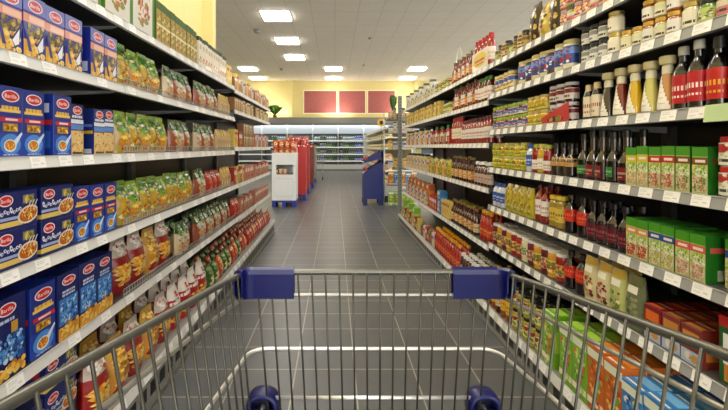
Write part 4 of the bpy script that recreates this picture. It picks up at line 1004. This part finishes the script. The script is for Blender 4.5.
# pale shelving run further back on the sauce side
r = empty('cream_shelving', (1.75, 12, 0)); tag(r, 'long cream lit shelving beyond the blue display', 'shelving')
m = M('paint'); m.box(.55, .6, 0, 7.5, 0, 1.9, 'e8e4d0'); m.build('back_panel', r)
m = M('paint'); m.box(-.35, .55, 7.5, 7.55, 0, 1.85, 'dcdcd4'); m.build('end_panel', r)
m = M('paint'); m.box(-.25, .55, 0, 7.5, 0, .2, 'c8c8c0'); m.build('base', r)
for z in (.55, .9, 1.22, 1.55, 1.85):
    m = M('paint'); m.box(-.2, .55, 0, 7.5, z-.03, z, 'efeadb'); m.box(-.22, -.2, 0, 7.5, z-.06, z+.02, 'f4f0e0'); m.build('shelf', r)
tiny('tcream', 'cheese_tub', 'cream cheese tub', 'efe4b8', 'f4f0e0', 'd8c070', .07, .14, 'tub'); tiny('tora', 'ham_pack', 'orange ham pack', 'd8864a', 'f0e0d0', 'e8c8a8', .07, .15, 'pack')
for i, z in enumerate((.2, .55, .9, 1.22, 1.55)):
    w_ = ['the base', 'the second level', 'the third level', 'the fourth level', 'the fifth level'][i]+' of cream shelving'
    y = 12.1
    while y < 19.3:
        put(('tcream', 'tora')[int(y*1.3+i) % 2 if i < 3 else 0], (1.66, y, z+.001), 0, w_, '', True, 1); y += .28
# grey storage crates at the foot of the wire rack
r = empty('plastic_crate', (1.08, 8.75, 0)); tag(r, 'pale grey crate on dark wheels behind the wire rack', 'crate')
m = M('plastic'); m.box(-.0, .3, 0, .4, .18, .45, 'b8b8b4', bev=.01); m.build('tub', r)
m = M('plastic'); m.box(.01, .29, .01, .39, 0, .178, '26262a'); m.build('dolly', r)

# ------------------------------------------------------------------ the shopping cart
CX = .07
cart = empty('shopping_cart', (CX, .35, 0)); tag(cart, 'chrome wire shopping cart with blue plastic corner guards', 'shopping cart')
def cb(mb, n, par=cart): o = mb.build(n, par); o.location = (-CX, -.35, 0) if par is cart else (0, 0, 0); return o
YFr, YBk = .73, -.12
def hw(y, t=0.):   # half width of the basket at distance y; t = 0 at the rim, 1 at the basket floor
    top = .237 + .15*(YFr-y); low = .208 + .05*(YFr-y)
    return top + (low-top)*t
def zr(y): return 1.022 + .1*(YFr-y)
def zl(y, t):      # height for a fraction t
    return zr(y) + (.70 - zr(y))*t
def hoop(t, r_, y_end=YBk, rc=.03, yf=YFr):
    pts = []
    n = 6
    y = y_end
    pts.append((CX-hw(y, t), y, zl(y, t)))
    yy = yf-rc
    for k in range(1, 8):
        y = y_end+(yy-y_end)*k/8; pts.append((CX-hw(y, t), y, zl(y, t)))
    w0 = hw(yy, t)
    for k in range(n+1):
        a = PI - (PI/2)*k/n
        pts.append((CX-w0+rc+rc*math.cos(a), yy+rc*math.sin(a), zl(yf, t)))
    for k in range(n+1):
        a = PI/2 - (PI/2)*k/n
        pts.append((CX+w0-rc+rc*math.cos(a), yy+rc*math.sin(a), zl(yf, t)))
    for k in range(7, -1, -1):
        y = y_end+(yy-y_end)*k/8; pts.append((CX+hw(y, t), y, zl(y, t)))
    return pts
m = M('chrome'); m.tube(hoop(0, .006, rc=.02), .0056, '73726b', 10); cb(m, 'rim')
m = M('chrome')
for t in (.13, .435, 1.0):
    m.tube(hoop(t, .003, rc=.02 if t < .3 else .035), .0032 if t < 1 else .0045, 'b8b7b0' if t < .3 else 'e8e8e4', 8)
m.tube([(CX-.19, YFr+.004, .79), (CX+.19, YFr+.004, .79)], .0034, 'ffffff', 8)
cb(m, 'hoop_wire_mesh')
# front wires
m = M('chrome')
N = 18
for k in range(N):
    s_ = -1 + 2*(k+.5)/N
    xt = s_*(hw(YFr)-.012); xb_ = s_*(hw(YFr, 1)-.012)
    m.tube([(CX+xt, YFr-.005, zl(YFr, 0)), (CX+xt+(xb_-xt)*.5, YFr-.004, zl(YFr, .5)), (CX+xb_, YFr-.005, zl(YFr, 1))], .0019, '57564f', 6)
cb(m, 'front_wire_mesh')
for sg in (-1, 1):
    m = M('chrome'); n = 30
    for k in range(n):
        y = YFr-.04-(YFr-.04-YBk)*k/(n-1)*.99
        m.tube([(CX+sg*(hw(y)-.0045), y, zl(y, 0)), (CX+sg*(hw(y, .5)-.0035), y, zl(y, .5)), (CX+sg*(hw(y, 1)-.002), y, zl(y, 1))], .0019, '57564f', 6)
    cb(m, 'side_wire_mesh')
m = M('chrome')
for k in range(15):
    s_ = -1+2*(k+.5)/15
    m.tube([(CX+s_*hw(YFr, 1), YFr, zl(YFr, 1)-.004), (CX+s_*hw(YBk, 1), YBk, zl(YBk, 1)-.004)], .0022, 'a8a8a0', 6)
for k in range(6):
    y = YBk+.02+(YFr-YBk-.05)*k/5; m.tube([(CX-hw(y, 1), y, zl(y, 1)-.008), (CX+hw(y, 1), y, zl(y, 1)-.008)], .0028, 'a8a8a0', 6)
cb(m, 'bottom_wire_mesh')
m = M('chrome')
for k in range(22):
    s_ = -1+2*(k+.5)/22
    m.tube([(CX+s_*(hw(YBk)-.01), YBk, zl(YBk, 0)), (CX+s_*(hw(YBk, 1)-.01), YBk, zl(YBk, 1))], .0019, '57564f', 6)
m.tube([(CX-hw(YBk), YBk, zl(YBk, 0)), (CX+hw(YBk), YBk, zl(YBk, 0))], .005, 'c8c8c4', 8)
cb(m, 'rear_wire_mesh')
# handle
m = M('plastic'); m.tube([(CX-.3, YBk-.09, zr(YBk)+.03), (CX+.3, YBk-.09, zr(YBk)+.03)], .014, '24409c', 12); h_ = cb(m, 'handle')
for sg in (-1, 1):
    m = M('chrome'); m.tube([(CX+sg*.3, YBk-.09, zr(YBk)+.03), (CX+sg*.33, YBk-.03, zr(YBk)+.01), (CX+sg*(hw(YBk)), YBk+.04, zr(YBk)-.006)], .008, 'c8c8c4', 8); cb(m, 'handle_bracket')
# blue corner guards: wrap over the rim and round the corner
for sg in (-1, 1):
    m = M('plastic'); yf = YFr; zt = zl(yf, 0)
    path = []   # outline in plan, from along the front to round the corner
    w0 = hw(yf-.02)
    inner = .096
    pl = [(w0-inner, yf), (w0-inner*.5, yf), (w0-.022, yf)]
    for k in range(1, 6):
        a = PI/2 - (PI/2)*k/5; pl.append((w0-.02+.02*math.cos(a), yf-.02+.02*math.sin(a)))
    pl.append((hw(yf-.026), yf-.026))
    prof = [(-.0085, -.046), (-.0085, -.002), (-.006, .006), (0, .0095), (.006, .006), (.0085, -.002), (.0085, -.046), (.006, -.047), (.006, -.004), (-.006, -.004), (-.006, -.047)]
    vs = []
    for i, (px, py) in enumerate(pl):
        a = pl[max(i-1, 0)]; b = pl[min(i+1, len(pl)-1)]
        t = Vector((b[0]-a[0], b[1]-a[1])).normalized(); nn = Vector((-t.y, t.x))
        hz = 1. if i < len(pl)-2 else (.85 if i == len(pl)-2 else .7)
        for (o_, z_) in prof:
            vs.append((CX+sg*(px+nn.x*o_), py+nn.y*o_, zt + (z_ if z_ > -.01 else z_*hz) + .1*(yf-py)))
    K_ = len(prof); fs = []
    for i in range(len(pl)-1):
        for k in range(K_):
            fs.append((i*K_+k, i*K_+(k+1) % K_, (i+1)*K_+(k+1) % K_, (i+1)*K_+k))
    fs += [tuple(range(K_)), tuple(range((len(pl)-1)*K_, len(pl)*K_))]
    m.add(vs, fs, '101a68'); cb(m, 'corner_guard')
# blue bumper rollers low at the front corners
for sg in (-1, 1):
    zc = .769; xc = CX + sg*.203; yc = YFr+.005
    m = M('plastic')
    def ring(rr, yy, q=20):
        return [(xc+rr*.92*(abs(math.cos(2*PI*k/q))**.8)*(1 if math.cos(2*PI*k/q) >= 0 else -1), yy, zc+rr*(abs(math.sin(2*PI*k/q))**.8)*(1 if math.sin(2*PI*k/q) >= 0 else -1)) for k in range(q)]
    rs = [ring(.024, yc-.012), ring(.029, yc-.014), ring(.033, yc-.008), ring(.034, yc+.005), ring(.032, yc+.02), ring(.02, yc+.024), ring(.02, yc+.0)]
    vs = [p for q in rs for p in q]; n = 20
    fs = [(i*n+k, i*n+(k+1) % n, (i+1)*n+(k+1) % n, (i+1)*n+k) for i in range(len(rs)-1) for k in range(n)]
    # inner wall back to the first ring
    fs += [(6*n+k, 6*n+(k+1) % n, (k+1) % n, k) for k in range(n)]
    m.add(vs, fs, '101a68', True); bo = cb(m, 'bumper_roller')
    m = M('plastic'); m.add(ring(.022, yc+.006), [tuple(range(20))], '12163a'); m.tube([(xc-.02, yc-.004, zc-.004), (xc, yc-.01, zc-.001), (xc+.02, yc-.004, zc-.004)], .006, '101a68', 8); m.build('hub', bo)
    m = M('chrome'); m.tube([(xc, yc+.008, zc-.0), (xc, yc-.012, zc)], .005, 'd8d8d4', 8); m.build('axle', bo)
# chassis and castors
m = M('chrome')
for sg in (-1, 1):
    m.tube([(CX+sg*.2, YFr-.02, zl(YFr, 1)-.01), (CX+sg*.2, .5, .45), (CX+sg*.24, .2, .2), (CX+sg*.25, -.1, .16), (CX+sg*.26, -.12, .5), (CX+sg*.28, -.14, 1.0)], .011, 'c0c0bc', 10)
    m.tube([(CX+sg*.25, -.1, .16), (CX+sg*.2, .72, .16)], .011, 'c0c0bc', 10)
m.tube([(CX-.2, .72, .16), (CX+.2, .72, .16)], .011, 'c0c0bc', 10); m.tube([(CX-.25, -.1, .16), (CX+.25, -.1, .16)], .011, 'c0c0bc', 10)
cb(m, 'chassis')
for (x, y) in ((CX-.2, .7), (CX+.2, .7), (CX-.25, -.08), (CX+.25, -.08)):
    m = M('chrome'); m.box(x-.02, x-.014, y-.03, y+.02, .06, .15, 'c0c0bc', 'chrome'); m.box(x+.014, x+.02, y-.03, y+.02, .06, .15, 'c0c0bc', 'chrome'); m.box(x-.02, x+.02, y-.03, y+.02, .15, .155, 'c0c0bc', 'chrome')
    f_ = cb(m, 'castor')
    m = M('plastic'); q = 18; pr = []
    vs = []
    for xx, rr in ((x-.012, .055), (x-.009, .0625), (x+.009, .0625), (x+.012, .055)):
        vs += [(xx, y-.01+rr*math.cos(2*PI*k/q), .0627+rr*math.sin(2*PI*k/q)) for k in range(q)]
    fs = [(i*q+k, i*q+(k+1) % q, (i+1)*q+(k+1) % q, (i+1)*q+k) for i in range(3) for k in range(q)] + [tuple(range(q)), tuple(range(3*q, 4*q))]
    m.add(vs, fs, '3a3c40'); m.build('wheel', f_)

# ------------------------------------------------------------------ camera, world, colour
cam = bpy.data.cameras.new('camera'); co = bpy.data.objects.new('camera', cam); C.objects.link(co)
co.location = (0, 0, 1.25); co.rotation_euler = (PI/2, 0, 0)
cam.sensor_width = 36; cam.lens = 400/728*36; cam.shift_x = 29/728; cam.shift_y = -58/728
cam.clip_start = .02; cam.clip_end = 100
sc = bpy.context.scene; sc.camera = co
w = bpy.data.worlds.new('world'); sc.world = w; w.use_nodes = True
w.node_tree.nodes['Background'].inputs[0].default_value = (1, .99, .96, 1); w.node_tree.nodes['Background'].inputs[1].default_value = 5.5  # strong fill added to brighten the ceiling, entering where walls are left out

def area(name, loc, rot, sx, sy, power, col=(1, .96, .88)):
    l = bpy.data.lights.new(name, 'AREA'); l.shape = 'RECTANGLE'; l.size = sx; l.size_y = sy; l.energy = power; l.color = col
    o = bpy.data.objects.new(name, l); C.objects.link(o); o.location = loc; o.rotation_euler = rot; return o
# tubes on top of the chilled cabinet that wash the yellow wall
for x in (-3.2, .15, 3.6):
    area('wall_washer', (x, YB-.5, 2.95), (math.radians(155), 0, 0), 1.2, .15, 22, (1, .93, .78))

area('chiller_tube', (-.5, YF-.12, 2.38), (math.radians(25), 0, 0), 11.5, .1, 120, (.95, 1, 1))
sc.view_settings.view_transform = 'Standard'; sc.view_settings.look = 'None'; sc.view_settings.gamma = 1
sc.view_settings.exposure = -.05; sc.view_settings.use_curve_mapping = False
try:
    sc.cycles.use_denoising = True; sc.cycles.max_bounces = 6; sc.cycles.sample_clamp_indirect = 6
except Exception: pass
